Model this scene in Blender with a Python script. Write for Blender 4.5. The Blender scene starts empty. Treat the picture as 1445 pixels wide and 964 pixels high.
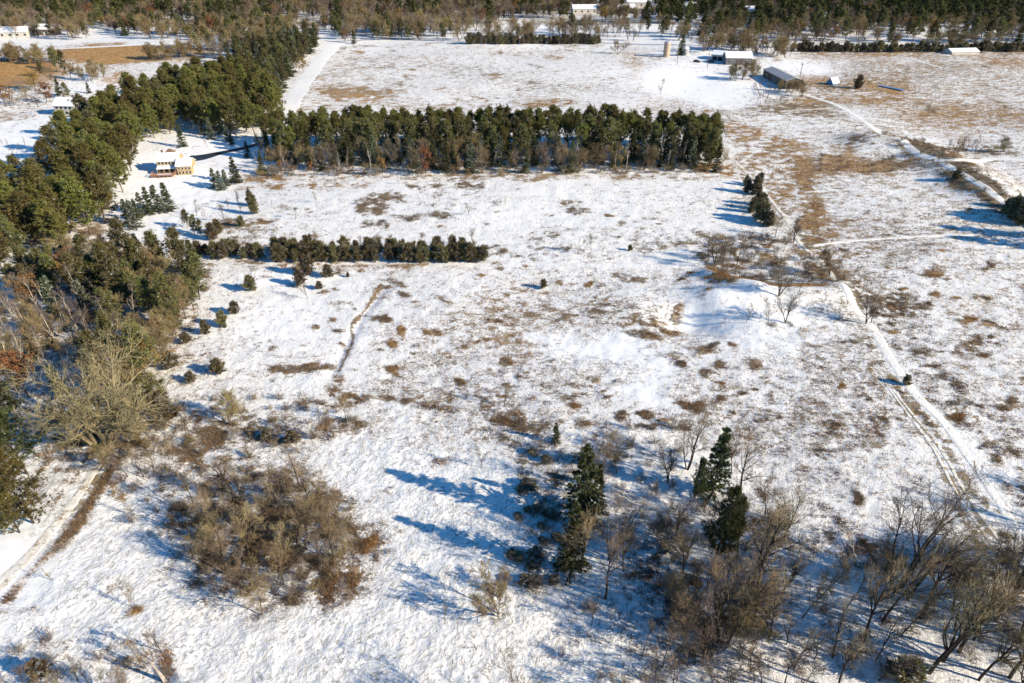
import bpy, math, random
import numpy as np
from mathutils import Vector

random.seed(11)
rng = np.random.default_rng(11)
C = bpy.context.scene.collection
S = bpy.context.scene
R = math.radians

# ------------------------------------------------------------------ camera, sky, sun, exposure
CAM_H, PITCH, LENS = 80.0, 32.0, 24.0
cam = bpy.data.objects.new('camera', bpy.data.cameras.new('camera'))
C.objects.link(cam)
cam.location = (0, 0, CAM_H)
cam.rotation_euler = (R(90 - PITCH), 0, 0)
cam.data.lens = LENS; cam.data.sensor_width = 36.0
cam.data.clip_start = 0.5; cam.data.clip_end = 20000
S.camera = cam

SUN_EL, SUN_AZ = 25.0, 111.0          # azimuth clockwise from +Y
w = bpy.data.worlds.new('World'); S.world = w; w.use_nodes = True
nt = w.node_tree; nt.nodes.clear()
sky = nt.nodes.new('ShaderNodeTexSky'); sky.sky_type = 'NISHITA'; sky.sun_disc = False
sky.sun_elevation = R(SUN_EL); sky.sun_rotation = R(SUN_AZ)
sky.air_density = 1.2; sky.dust_density = 0.1; sky.ozone_density = 5.0
bg = nt.nodes.new('ShaderNodeBackground'); bg.inputs[1].default_value = 0.09
wo = nt.nodes.new('ShaderNodeOutputWorld')
hsv = nt.nodes.new('ShaderNodeHueSaturation'); hsv.inputs['Saturation'].default_value = 1.25
nt.links.new(sky.outputs[0], hsv.inputs['Color']); nt.links.new(hsv.outputs[0], bg.inputs[0]); nt.links.new(bg.outputs[0], wo.inputs[0])

sd = bpy.data.lights.new('sun', 'SUN'); sd.energy = 4.6; sd.angle = R(0.5); sd.color = (1.0, 0.875, 0.68)
sun = bpy.data.objects.new('sun', sd); C.objects.link(sun)
saz, sel = R(SUN_AZ), R(SUN_EL)
SUN_DIR = Vector((math.sin(saz) * math.cos(sel), math.cos(saz) * math.cos(sel), math.sin(sel)))
sun.rotation_euler = SUN_DIR.to_track_quat('Z', 'Y').to_euler()
sun.location = SUN_DIR * 300
S.view_settings.view_transform = 'Standard'; S.view_settings.look = 'None'
S.view_settings.exposure = 0.93; S.view_settings.gamma = 1.0
S.view_settings.use_curve_mapping = False

# ------------------------------------------------------------------ noise, terrain, layout
def vnoise(x, y, scale, seed=0):
    x = np.asarray(x, float) / scale + seed * 17.3; y = np.asarray(y, float) / scale - seed * 9.1
    xi = np.floor(x).astype(np.int64); yi = np.floor(y).astype(np.int64)
    fx = x - xi; fy = y - yi
    fx = fx * fx * (3 - 2 * fx); fy = fy * fy * (3 - 2 * fy)
    def hsh(a, b):
        n = (a * 374761393 + b * 668265263 + seed * 1442695) & 0xffffffff
        n = ((n ^ (n >> 13)) * 1274126177) & 0xffffffff
        return ((n ^ (n >> 16)) & 0xffff) / 65535.0
    a = hsh(xi, yi); b = hsh(xi + 1, yi); c = hsh(xi, yi + 1); d = hsh(xi + 1, yi + 1)
    return (a * (1 - fx) + b * fx) * (1 - fy) + (c * (1 - fx) + d * fx) * fy

F = LENS / 36.0 * 1445.0
CP, SP = math.cos(R(PITCH)), math.sin(R(PITCH))
def G0(px, py, z=0.0):                       # photo pixel -> point on the plane at height z
    dx = (px - 722.5) / F; dy = (482 - py) / F
    vy = CP + dy * SP; vz = -SP + dy * CP
    t = (z - CAM_H) / vz
    return dx * t, vy * t
def P(x, y, z=0.0):                          # ground point -> photo pixel
    x = np.asarray(x, float); y = np.asarray(y, float)
    dz = z - CAM_H
    dep = np.maximum(y * CP - dz * SP, 5.0)
    up = y * SP + dz * CP
    return 722.5 + F * x / dep, 482 - F * up / dep

def seg_dist(x, y, pts):                     # distance to a polyline and the side of it
    best = np.full(np.shape(x), 1e9)
    for (x0, y0), (x1, y1) in zip(pts[:-1], pts[1:]):
        L2 = (x1 - x0) ** 2 + (y1 - y0) ** 2
        t = np.clip(((x - x0) * (x1 - x0) + (y - y0) * (y1 - y0)) / L2, 0, 1)
        best = np.minimum(best, np.hypot(x - x0 - t * (x1 - x0), y - y0 - t * (y1 - y0)))
    return best

BANK = [G0(*p) for p in ((1012, 428), (1062, 424), (1130, 426), (1185, 420))]
BANK2 = [G0(*p) for p in ((1000, 392), (1030, 408), (1062, 420))]
PIT = G0(978, 450)
RISE = [G0(*p) for p in ((1235, 206), (1290, 214), (1330, 232), (1400, 275))]
DITCH = [G0(*p) for p in ((540, 408), (505, 455), (482, 500), (468, 528))]
LANEDGE = [G0(*p) for p in ((135, 668), (85, 750), (45, 800), (0, 860))]
def hgt(x, y):
    x = np.asarray(x, float); y = np.asarray(y, float)
    z = 2.2 * (vnoise(x, y, 75, 1) - 0.5) + 0.9 * (vnoise(x, y, 28, 2) - 0.5)
    d = seg_dist(x, y, BANK); z = z + 2.6 * np.exp(-(d / 7.5) ** 2)
    d = seg_dist(x, y, BANK2); z = z + 1.6 * np.exp(-(d / 3.0) ** 2)
    d = seg_dist(x, y, RISE); z = z + 3.6 * np.exp(-(d / 11.0) ** 2)
    d = np.hypot((x - PIT[0]) / 8.5, (y - PIT[1]) / 6.5); z = z - 3.4 * np.exp(-d ** 2)
    d = seg_dist(x, y, DITCH); z = z - 0.35 * np.exp(-(d / 1.3) ** 2)
    far = np.clip((y - 600) / 900, 0, 1)
    return z + 14 * far * far * (0.5 + vnoise(x, y, 400, 5))
def hfine(x, y):
    return 0.22 * (vnoise(x, y, 3.1, 7) - 0.5) + 0.14 * (vnoise(x, y, 1.1, 8) - 0.5)
def G(px, py):
    z = 0.0
    for _ in range(8):
        x, y = G0(px, py, z); z = 0.5 * z + 0.5 * float(hgt(x, y))
    x, y = G0(px, py, z)
    return Vector((x, y, float(hgt(x, y))))

def inpoly(x, y, poly):
    x = np.asarray(x); y = np.asarray(y); r = np.zeros(x.shape, bool)
    n = len(poly)
    for i in range(n):
        x0, y0 = poly[i]; x1, y1 = poly[(i + 1) % n]
        if y0 == y1: continue
        c = ((y0 > y) != (y1 > y)) & (x < (x1 - x0) * (y - y0) / (y1 - y0) + x0)
        r ^= c
    return r
def scatter(poly, spacing, n=4000, seed=0, keep=None):
    """points on the ground inside a region given by its corners in the photo, at least `spacing` metres apart"""
    g = np.random.default_rng(seed + 100)
    gp = [G0(*p) for p in poly]
    xs = [p[0] for p in gp]; ys = [p[1] for p in gp]
    X = g.uniform(min(xs), max(xs), n); Y = g.uniform(min(ys), max(ys), n)
    ok = inpoly(X, Y, gp)
    out = []; grid = {}
    for x, y in zip(X[ok], Y[ok]):
        k = (int(x // spacing), int(y // spacing))
        bad = False
        for a in (-1, 0, 1):
            for b in (-1, 0, 1):
                for (qx, qy) in grid.get((k[0] + a, k[1] + b), ()):
                    if (qx - x) ** 2 + (qy - y) ** 2 < spacing * spacing: bad = True
        if bad: continue
        if keep is not None and not keep(x, y): continue
        grid.setdefault(k, []).append((x, y)); out.append((x, y))
    return out

# ------------------------------------------------------------------ materials
class N:
    def __init__(s, name):
        s.m = bpy.data.materials.new(name); s.m.use_nodes = True
        s.t = s.m.node_tree; s.t.nodes.clear()
        s.out = s.t.nodes.new('ShaderNodeOutputMaterial')
        s.b = s.t.nodes.new('ShaderNodeBsdfPrincipled')
        s.b.inputs['Specular IOR Level'].default_value = 0.2
        s.t.links.new(s.b.outputs[0], s.out.inputs[0])
    def n(s, typ, **kw):
        o = s.t.nodes.new(typ)
        for k, v in kw.items(): setattr(o, k, v)
        return o
    def l(s, a, b): s.t.links.new(a, b)
    def noise(s, vec, scale, detail=3, rough=0.55):
        o = s.n('ShaderNodeTexNoise'); o.inputs['Scale'].default_value = scale
        o.inputs['Detail'].default_value = detail; o.inputs['Roughness'].default_value = rough
        if vec is not None: s.l(vec, o.inputs['Vector'])
        return o.outputs['Fac']
    def math(s, op, a, b=None, c=None, clamp=False):
        o = s.n('ShaderNodeMath', operation=op); o.use_clamp = clamp
        for i, v in enumerate((a, b, c)):
            if v is None: continue
            if isinstance(v, (int, float)): o.inputs[i].default_value = v
            else: s.l(v, o.inputs[i])
        return o.outputs[0]
    def ramp(s, v, a, b, c=0.0, d=1.0):
        o = s.n('ShaderNodeMapRange'); o.interpolation_type = 'SMOOTHSTEP'
        for i, q in enumerate((v, a, b, c, d)):
            if isinstance(q, (int, float)): o.inputs[i].default_value = q
            else: s.l(q, o.inputs[i])
        return o.outputs[0]
    def mix(s, f, a, b):
        o = s.n('ShaderNodeMix', data_type='RGBA')
        for i, q in ((0, f), (6, a), (7, b)):
            if isinstance(q, (int, float)): o.inputs[i].default_value = q
            elif isinstance(q, tuple): o.inputs[i].default_value = (*q, 1)
            else: s.l(q, o.inputs[i])
        return o.outputs[2]

def mat_simple(name, c1, c2=None, scale=3.0, rough=0.8, metal=0.0, rand=0.0, stretch=None):
    k = N(name); tc = k.n('ShaderNodeTexCoord')
    c2 = c2 or tuple(v * 0.7 for v in c1)
    vec = tc.outputs['Object']
    if stretch:
        mp = k.n('ShaderNodeMapping'); mp.inputs['Scale'].default_value = stretch; k.l(vec, mp.inputs[0]); vec = mp.outputs[0]
    f = k.ramp(k.noise(vec, scale, 4), 0.32, 0.68)
    col = k.mix(f, c1, c2)
    if rand:
        oi = k.n('ShaderNodeObjectInfo')
        hs = k.n('ShaderNodeHueSaturation')
        k.l(k.math('MULTIPLY_ADD', oi.outputs['Random'], rand, 1 - rand * 0.5), hs.inputs['Value'])
        k.l(k.math('MULTIPLY_ADD', oi.outputs['Random'], 0.03, 0.492), hs.inputs['Hue'])
        k.l(col, hs.inputs['Color']); col = hs.outputs[0]
    k.l(col, k.b.inputs['Base Color']); k.b.inputs['Roughness'].default_value = rough
    k.b.inputs['Metallic'].default_value = metal
    return k.m

def mat_leaf(name, c1, c2, frost=0.0, rand=0.5, trans=0.25):
    k = N(name); tc = k.n('ShaderNodeTexCoord'); oi = k.n('ShaderNodeObjectInfo')
    f = k.ramp(k.noise(tc.outputs['Object'], 0.7, 4, 0.7), 0.35, 0.65)
    col = k.mix(f, c1, c2)
    hs = k.n('ShaderNodeHueSaturation')
    k.l(k.math('MULTIPLY_ADD', oi.outputs['Random'], rand, 1 - rand * 0.5), hs.inputs['Value'])
    k.l(k.math('MULTIPLY_ADD', oi.outputs['Random'], 0.06, 0.47), hs.inputs['Hue'])
    k.l(col, hs.inputs['Color']); col = hs.outputs[0]
    if frost:
        g = k.n('ShaderNodeNewGeometry'); sx = k.n('ShaderNodeSeparateXYZ'); k.l(g.outputs['Normal'], sx.inputs[0])
        up = k.ramp(k.math('ABSOLUTE', sx.outputs[2]), 0.35, 0.8)
        nn = k.ramp(k.noise(tc.outputs['Object'], 1.6, 3), 0.62 - frost * 0.35, 0.75 - frost * 0.35)
        col = k.mix(k.math('MULTIPLY', up, nn), col, (0.62, 0.66, 0.66))
    k.l(col, k.b.inputs['Base Color']); k.b.inputs['Roughness'].default_value = 0.75
    tr = k.n('ShaderNodeBsdfTranslucent'); k.l(col, tr.inputs[0])
    ms = k.n('ShaderNodeMixShader'); ms.inputs[0].default_value = trans
    k.l(k.b.outputs[0], ms.inputs[1]); k.l(tr.outputs[0], ms.inputs[2]); k.l(ms.outputs[0], k.out.inputs[0])
    return k.m

M = {}
M['bark'] = mat_simple('bark_brown', (0.15, 0.105, 0.07), (0.07, 0.05, 0.04), 2.0)
M['bark_dark'] = mat_simple('bark_dark', (0.075, 0.055, 0.042), (0.035, 0.028, 0.025), 2.0)
M['bark_pale'] = mat_simple('bark_pale', (0.27, 0.22, 0.13), (0.17, 0.135, 0.08), 1.0)
M['birch'] = mat_simple('birch_bark', (0.62, 0.56, 0.46), (0.35, 0.3, 0.25), 2.5)
M['twig'] = mat_simple('twigs_tan', (0.30, 0.215, 0.125), (0.17, 0.12, 0.075), 0.6, rand=0.5)
M['twig_pale'] = mat_simple('twigs_pale', (0.25, 0.20, 0.115), (0.17, 0.135, 0.08), 0.5, rand=0.1)
M['twig_grey'] = mat_simple('twigs_grey', (0.25, 0.195, 0.15), (0.14, 0.105, 0.082), 0.6, rand=0.4)
M['twig_olive'] = mat_simple('twigs_olive', (0.29, 0.21, 0.105), (0.17, 0.125, 0.07), 0.5, rand=0.3)
M['pine'] = mat_leaf('pine_needles', (0.195, 0.172, 0.042), (0.082, 0.084, 0.028), 0.14)
M['pine_grey'] = mat_leaf('pine_needles_frosted', (0.170, 0.150, 0.046), (0.075, 0.078, 0.030), 0.24)
M['spruce'] = mat_leaf('spruce_needles', (0.105, 0.108, 0.036), (0.045, 0.055, 0.024), 0.16)
M['spruce_frost'] = mat_leaf('spruce_needles_frosted', (0.13, 0.14, 0.065), (0.06, 0.072, 0.038), 0.36)
M['juniper'] = mat_leaf('juniper_needles', (0.19, 0.145, 0.062), (0.09, 0.076, 0.036), 0.36, rand=0.6)
M['rust'] = mat_leaf('rust_leaves', (0.34, 0.18, 0.065), (0.20, 0.11, 0.045), 0.0, rand=0.4)
M['grass'] = mat_leaf('dry_grass_blades', (0.40, 0.26, 0.10), (0.25, 0.15, 0.06), 0.0, rand=0.0, trans=0.3)
M['weed'] = mat_leaf('dry_weed_stems', (0.20, 0.16, 0.10), (0.115, 0.09, 0.062), 0.0, rand=0.0, trans=0.1)
M['snow'] = mat_simple('snow_cap', (0.80, 0.80, 0.81), (0.76, 0.77, 0.79), 0.5, 0.6)
M['siding'] = mat_simple('tan_wood_siding', (0.46, 0.33, 0.17), (0.38, 0.26, 0.13), 2, stretch=(1, 1, 0.1))
M['siding_pale'] = mat_simple('pale_siding', (0.55, 0.51, 0.45), (0.45, 0.42, 0.38), 1)
M['barnwood'] = mat_simple('weathered_barn_boards', (0.16, 0.12, 0.10), (0.09, 0.07, 0.065), 1.5, stretch=(1, 1, 0.1))
M['greyboard'] = mat_simple('grey_barn_boards', (0.20, 0.19, 0.20), (0.13, 0.12, 0.13), 1.5, stretch=(1, 1, 0.1))
M['metal'] = mat_simple('grey_metal_roof', (0.42, 0.41, 0.41), (0.32, 0.31, 0.31), 0.6, 0.6, 0.0, stretch=(1, 0.1, 1))
M['shingle'] = mat_simple('brown_shingle', (0.22, 0.14, 0.09), (0.14, 0.09, 0.06), 3)
M['deck'] = mat_simple('red_cedar_deck', (0.42, 0.22, 0.15), (0.30, 0.15, 0.10), 4)
M['glass'] = mat_simple('dark_window_glass', (0.025, 0.03, 0.04), (0.015, 0.02, 0.03), 1, 0.1)
M['trim'] = mat_simple('white_trim', (0.7, 0.68, 0.62), (0.6, 0.58, 0.53), 1)
M['asphalt'] = mat_simple('wet_asphalt', (0.02, 0.024, 0.03), (0.035, 0.04, 0.048), 0.6, 0.35)
M['silo'] = mat_simple('tan_silo_staves', (0.50, 0.38, 0.26), (0.40, 0.29, 0.2), 1.0)
M['tarp'] = mat_simple('blue_tarp', (0.12, 0.28, 0.50), (0.08, 0.2, 0.4), 1.0, 0.5)
M['car'] = mat_simple('dark_car_paint', (0.05, 0.055, 0.07), (0.03, 0.03, 0.04), 1.0, 0.3)
M['rubber'] = mat_simple('tyre_rubber', (0.02, 0.02, 0.02), (0.03, 0.03, 0.03), 1.0)
M['deadwood'] = mat_simple('dead_pale_wood', (0.46, 0.40, 0.34), (0.30, 0.25, 0.21), 1.5)

# ground: snow over dry grass. attribute cover = (grass density, orange tone, clean snow, weedy brush)
def ground_material():
    k = N('snowy_ground'); geo = k.n('ShaderNodeNewGeometry'); pos = geo.outputs['Position']
    at = k.n('ShaderNodeAttribute'); at.attribute_name = 'cover'
    sp = k.n('ShaderNodeSeparateColor'); k.l(at.outputs['Color'], sp.inputs[0])
    den, tone, clean = sp.outputs[0], sp.outputs[1], sp.outputs[2]; brush = at.outputs['Alpha']
    fine = k.noise(pos, 1.7, 5, 0.78)
    mp = k.n('ShaderNodeMapping'); mp.inputs['Scale'].default_value = (0.42, 0.8, 1); mp.inputs['Rotation'].default_value = (0, 0, R(-8))
    k.l(pos, mp.inputs[0])
    mid = k.noise(mp.outputs[0], 0.55, 4, 0.65)
    big = k.noise(pos, 0.05, 3)
    v = k.math('ADD', k.math('MULTIPLY', fine, 0.55), k.math('MULTIPLY', mid, 0.45))
    v = k.math('MULTIPLY_ADD', k.math('SUBTRACT', v, 0.5), 2.6, 0.5)
    v = k.math('ADD', v, k.math('MULTIPLY', k.math('SUBTRACT', big, 0.5), 0.3))
    th = k.math('SUBTRACT', 0.98, k.math('MULTIPLY', den, 0.72))
    mask = k.ramp(k.math('SUBTRACT', v, th), -0.06, 0.10)
    mask = k.math('MULTIPLY', mask, k.math('SUBTRACT', 1.0, clean, clamp=True))
    colv = k.noise(pos, 0.23, 4, 0.6)
    tan = k.mix(k.ramp(colv, 0.35, 0.65), (0.46, 0.31, 0.14), (0.30, 0.21, 0.12))
    rust = k.mix(k.ramp(colv, 0.35, 0.65), (0.50, 0.30, 0.10), (0.34, 0.185, 0.075))
    grey = k.mix(k.ramp(fine, 0.35, 0.65), (0.19, 0.165, 0.135), (0.31, 0.265, 0.20))
    g = k.mix(tone, grey, k.mix(k.ramp(tone, 0.45, 0.95), tan, rust))
    br = k.mix(k.ramp(fine, 0.4, 0.6), (0.115, 0.092, 0.062), (0.21, 0.165, 0.105))
    g = k.mix(brush, g, br)
    snow = k.mix(k.ramp(k.noise(pos, 0.7, 5, 0.7), 0.3, 0.7), (0.84, 0.835, 0.82), (0.77, 0.76, 0.745))
    # thin snow with stubble just showing between the blades
    thin = k.math('MULTIPLY', k.math('MULTIPLY', k.ramp(v, 0.25, 0.70), k.math('MULTIPLY', den, 1.35)), k.math('SUBTRACT', 0.55, clean, clamp=True))
    snow = k.mix(thin, snow, (0.50, 0.42, 0.30))
    stub_shade = k.math('MULTIPLY', k.ramp(k.noise(pos, 2.6, 3, 0.7), 0.56, 0.66), k.math('SUBTRACT', 0.75, clean, clamp=True))  # grey specks: stubble plus the shade of small dents, put into the colour
    stub_shade = k.math('MULTIPLY', stub_shade, k.ramp(k.math('ADD', den, k.math('SUBTRACT', big, 0.5)), 0.1, 0.5))
    snow = k.mix(stub_shade, snow, (0.36, 0.32, 0.27))
    k.l(k.mix(mask, snow, g), k.b.inputs['Base Color'])
    k.b.inputs['Roughness'].default_value = 0.85
    # wind ripples over the grass humps + lumpy stubble
    wv = k.n('ShaderNodeTexNoise'); wv.inputs['Scale'].default_value = 0.12; k.l(pos, wv.inputs['Vector'])
    wa = k.n('ShaderNodeVectorMath', operation='MULTIPLY_ADD'); k.l(wv.outputs['Color'], wa.inputs[0]); wa.inputs[1].default_value = (7, 7, 0); k.l(pos, wa.inputs[2])
    m1 = k.n('ShaderNodeMapping'); m1.inputs['Rotation'].default_value = (0, 0, R(-58)); k.l(wa.outputs[0], m1.inputs[0])
    m2 = k.n('ShaderNodeMapping'); m2.inputs['Scale'].default_value = (0.95, 1.7, 1); k.l(m1.outputs[0], m2.inputs[0])
    rip = k.math('MULTIPLY', k.ramp(k.noise(m2.outputs[0], 1.15, 5, 0.68), 0.54, 0.66, 1.0, 0.0), k.ramp(k.noise(pos, 0.22, 3, 0.6), 0.25, 0.7, 0.25, 1.0))
    lump = k.noise(pos, 1.25, 5, 0.72)
    rsel = k.n('ShaderNodeAttribute'); rsel.attribute_name = 'ripple'
    hh = k.math('ADD', k.math('MULTIPLY', rip, k.math('MULTIPLY', rsel.outputs['Fac'], 0.34)),
                k.math('MULTIPLY', lump, k.math('MULTIPLY', k.math('SUBTRACT', 1.0, clean, clamp=True), 0.30)))
    hh = k.math('ADD', hh, k.math('MULTIPLY', mask, 0.10))
    bp = k.n('ShaderNodeBump'); bp.inputs['Strength'].default_value = 1.0; bp.inputs['Distance'].default_value = 1.0
    k.l(hh, bp.inputs['Height']); k.l(bp.outputs[0], k.b.inputs['Normal'])
    return k.m
M['ground'] = ground_material()
def packed_snow(name, c1, c2, grass=0.0):
    k = N(name); geo = k.n('ShaderNodeNewGeometry'); pos = geo.outputs['Position']
    n1 = k.noise(pos, 0.5, 5, 0.65); n2 = k.noise(pos, 2.5, 3)
    col = k.mix(k.ramp(n1, 0.35, 0.7), c1, c2)
    if grass:
        g1 = k.math('ADD', k.math('MULTIPLY', k.noise(pos, 1.8, 5, 0.75), 0.6), k.math('MULTIPLY', k.noise(pos, 0.35, 3, 0.6), 0.4))
        col = k.mix(k.ramp(g1, 0.60 - grass * 0.12, 0.66 - grass * 0.12), col, (0.30, 0.22, 0.13))
    k.l(col, k.b.inputs['Base Color']); k.b.inputs['Roughness'].default_value = 0.7
    bp = k.n('ShaderNodeBump'); bp.inputs['Distance'].default_value = 0.15; bp.inputs['Strength'].default_value = 0.8
    k.l(n2, bp.inputs['Height']); k.l(bp.outputs[0], k.b.inputs['Normal'])
    return k.m
M['packed'] = packed_snow('packed_snow', (0.80, 0.79, 0.77), (0.70, 0.68, 0.64))
M['trail'] = packed_snow('trodden_trail_snow', (0.78, 0.75, 0.69), (0.64, 0.58, 0.49), 0.7)
M['footpath'] = packed_snow('snowy_footpath', (0.82, 0.80, 0.76), (0.74, 0.70, 0.63), 0.35)
M['grey_road'] = packed_snow('grey_road_surface', (0.30, 0.31, 0.34), (0.5, 0.5, 0.52))  # mottled grey road surface

# ------------------------------------------------------------------ mesh helpers
def mesh_np(name, V, T, mats, mi=None, smooth=False):
    me = bpy.data.meshes.new(name)
    V = np.asarray(V, np.float32); T = np.asarray(T, np.int32)
    k = T.shape[1]
    me.vertices.add(len(V)); me.vertices.foreach_set('co', V.ravel())
    me.loops.add(T.size); me.loops.foreach_set('vertex_index', T.ravel())
    me.polygons.add(len(T)); me.polygons.foreach_set('loop_start', np.arange(0, T.size, k, dtype=np.int32))
    try: me.polygons.foreach_set('loop_total', np.full(len(T), k, np.int32))
    except Exception: pass
    if mi is not None: me.polygons.foreach_set('material_index', np.asarray(mi, np.int32))
    me.polygons.foreach_set('use_smooth', np.full(len(T), smooth, bool))
    for m in (mats if isinstance(mats, (list, tuple)) else [mats]): me.materials.append(m)
    me.update(calc_edges=True); me.validate()
    return me
def link(name, me, parent=None, **tags):
    o = bpy.data.objects.new(name, me); C.objects.link(o)
    if parent: o.parent = parent
    for a, b in tags.items():
        if b: o[a] = b
    return o
def empty(name, loc, rz=0, label=None, category=None, group=None):
    o = bpy.data.objects.new(name, None); C.objects.link(o)
    o.location = loc; o.rotation_euler = (0, 0, rz); o.empty_display_size = 0.5
    for a, b in (('label', label), ('category', category), ('group', group)):
        if b: o[a] = b
    return o

# ------------------------------------------------------------------ the ground sheet
def px_blob(px, py, cx, cy, rx, ry, rot=0.0):
    c, s = math.cos(rot), math.sin(rot)
    u = ((px - cx) * c + (py - cy) * s) / rx; v = (-(px - cx) * s + (py - cy) * c) / ry
    return np.exp(-(u * u + v * v) ** 1.5)
def px_line(px, py, pts, wdt):
    return np.exp(-(seg_dist(px, py * 1.0, pts) / wdt) ** 2)

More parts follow.
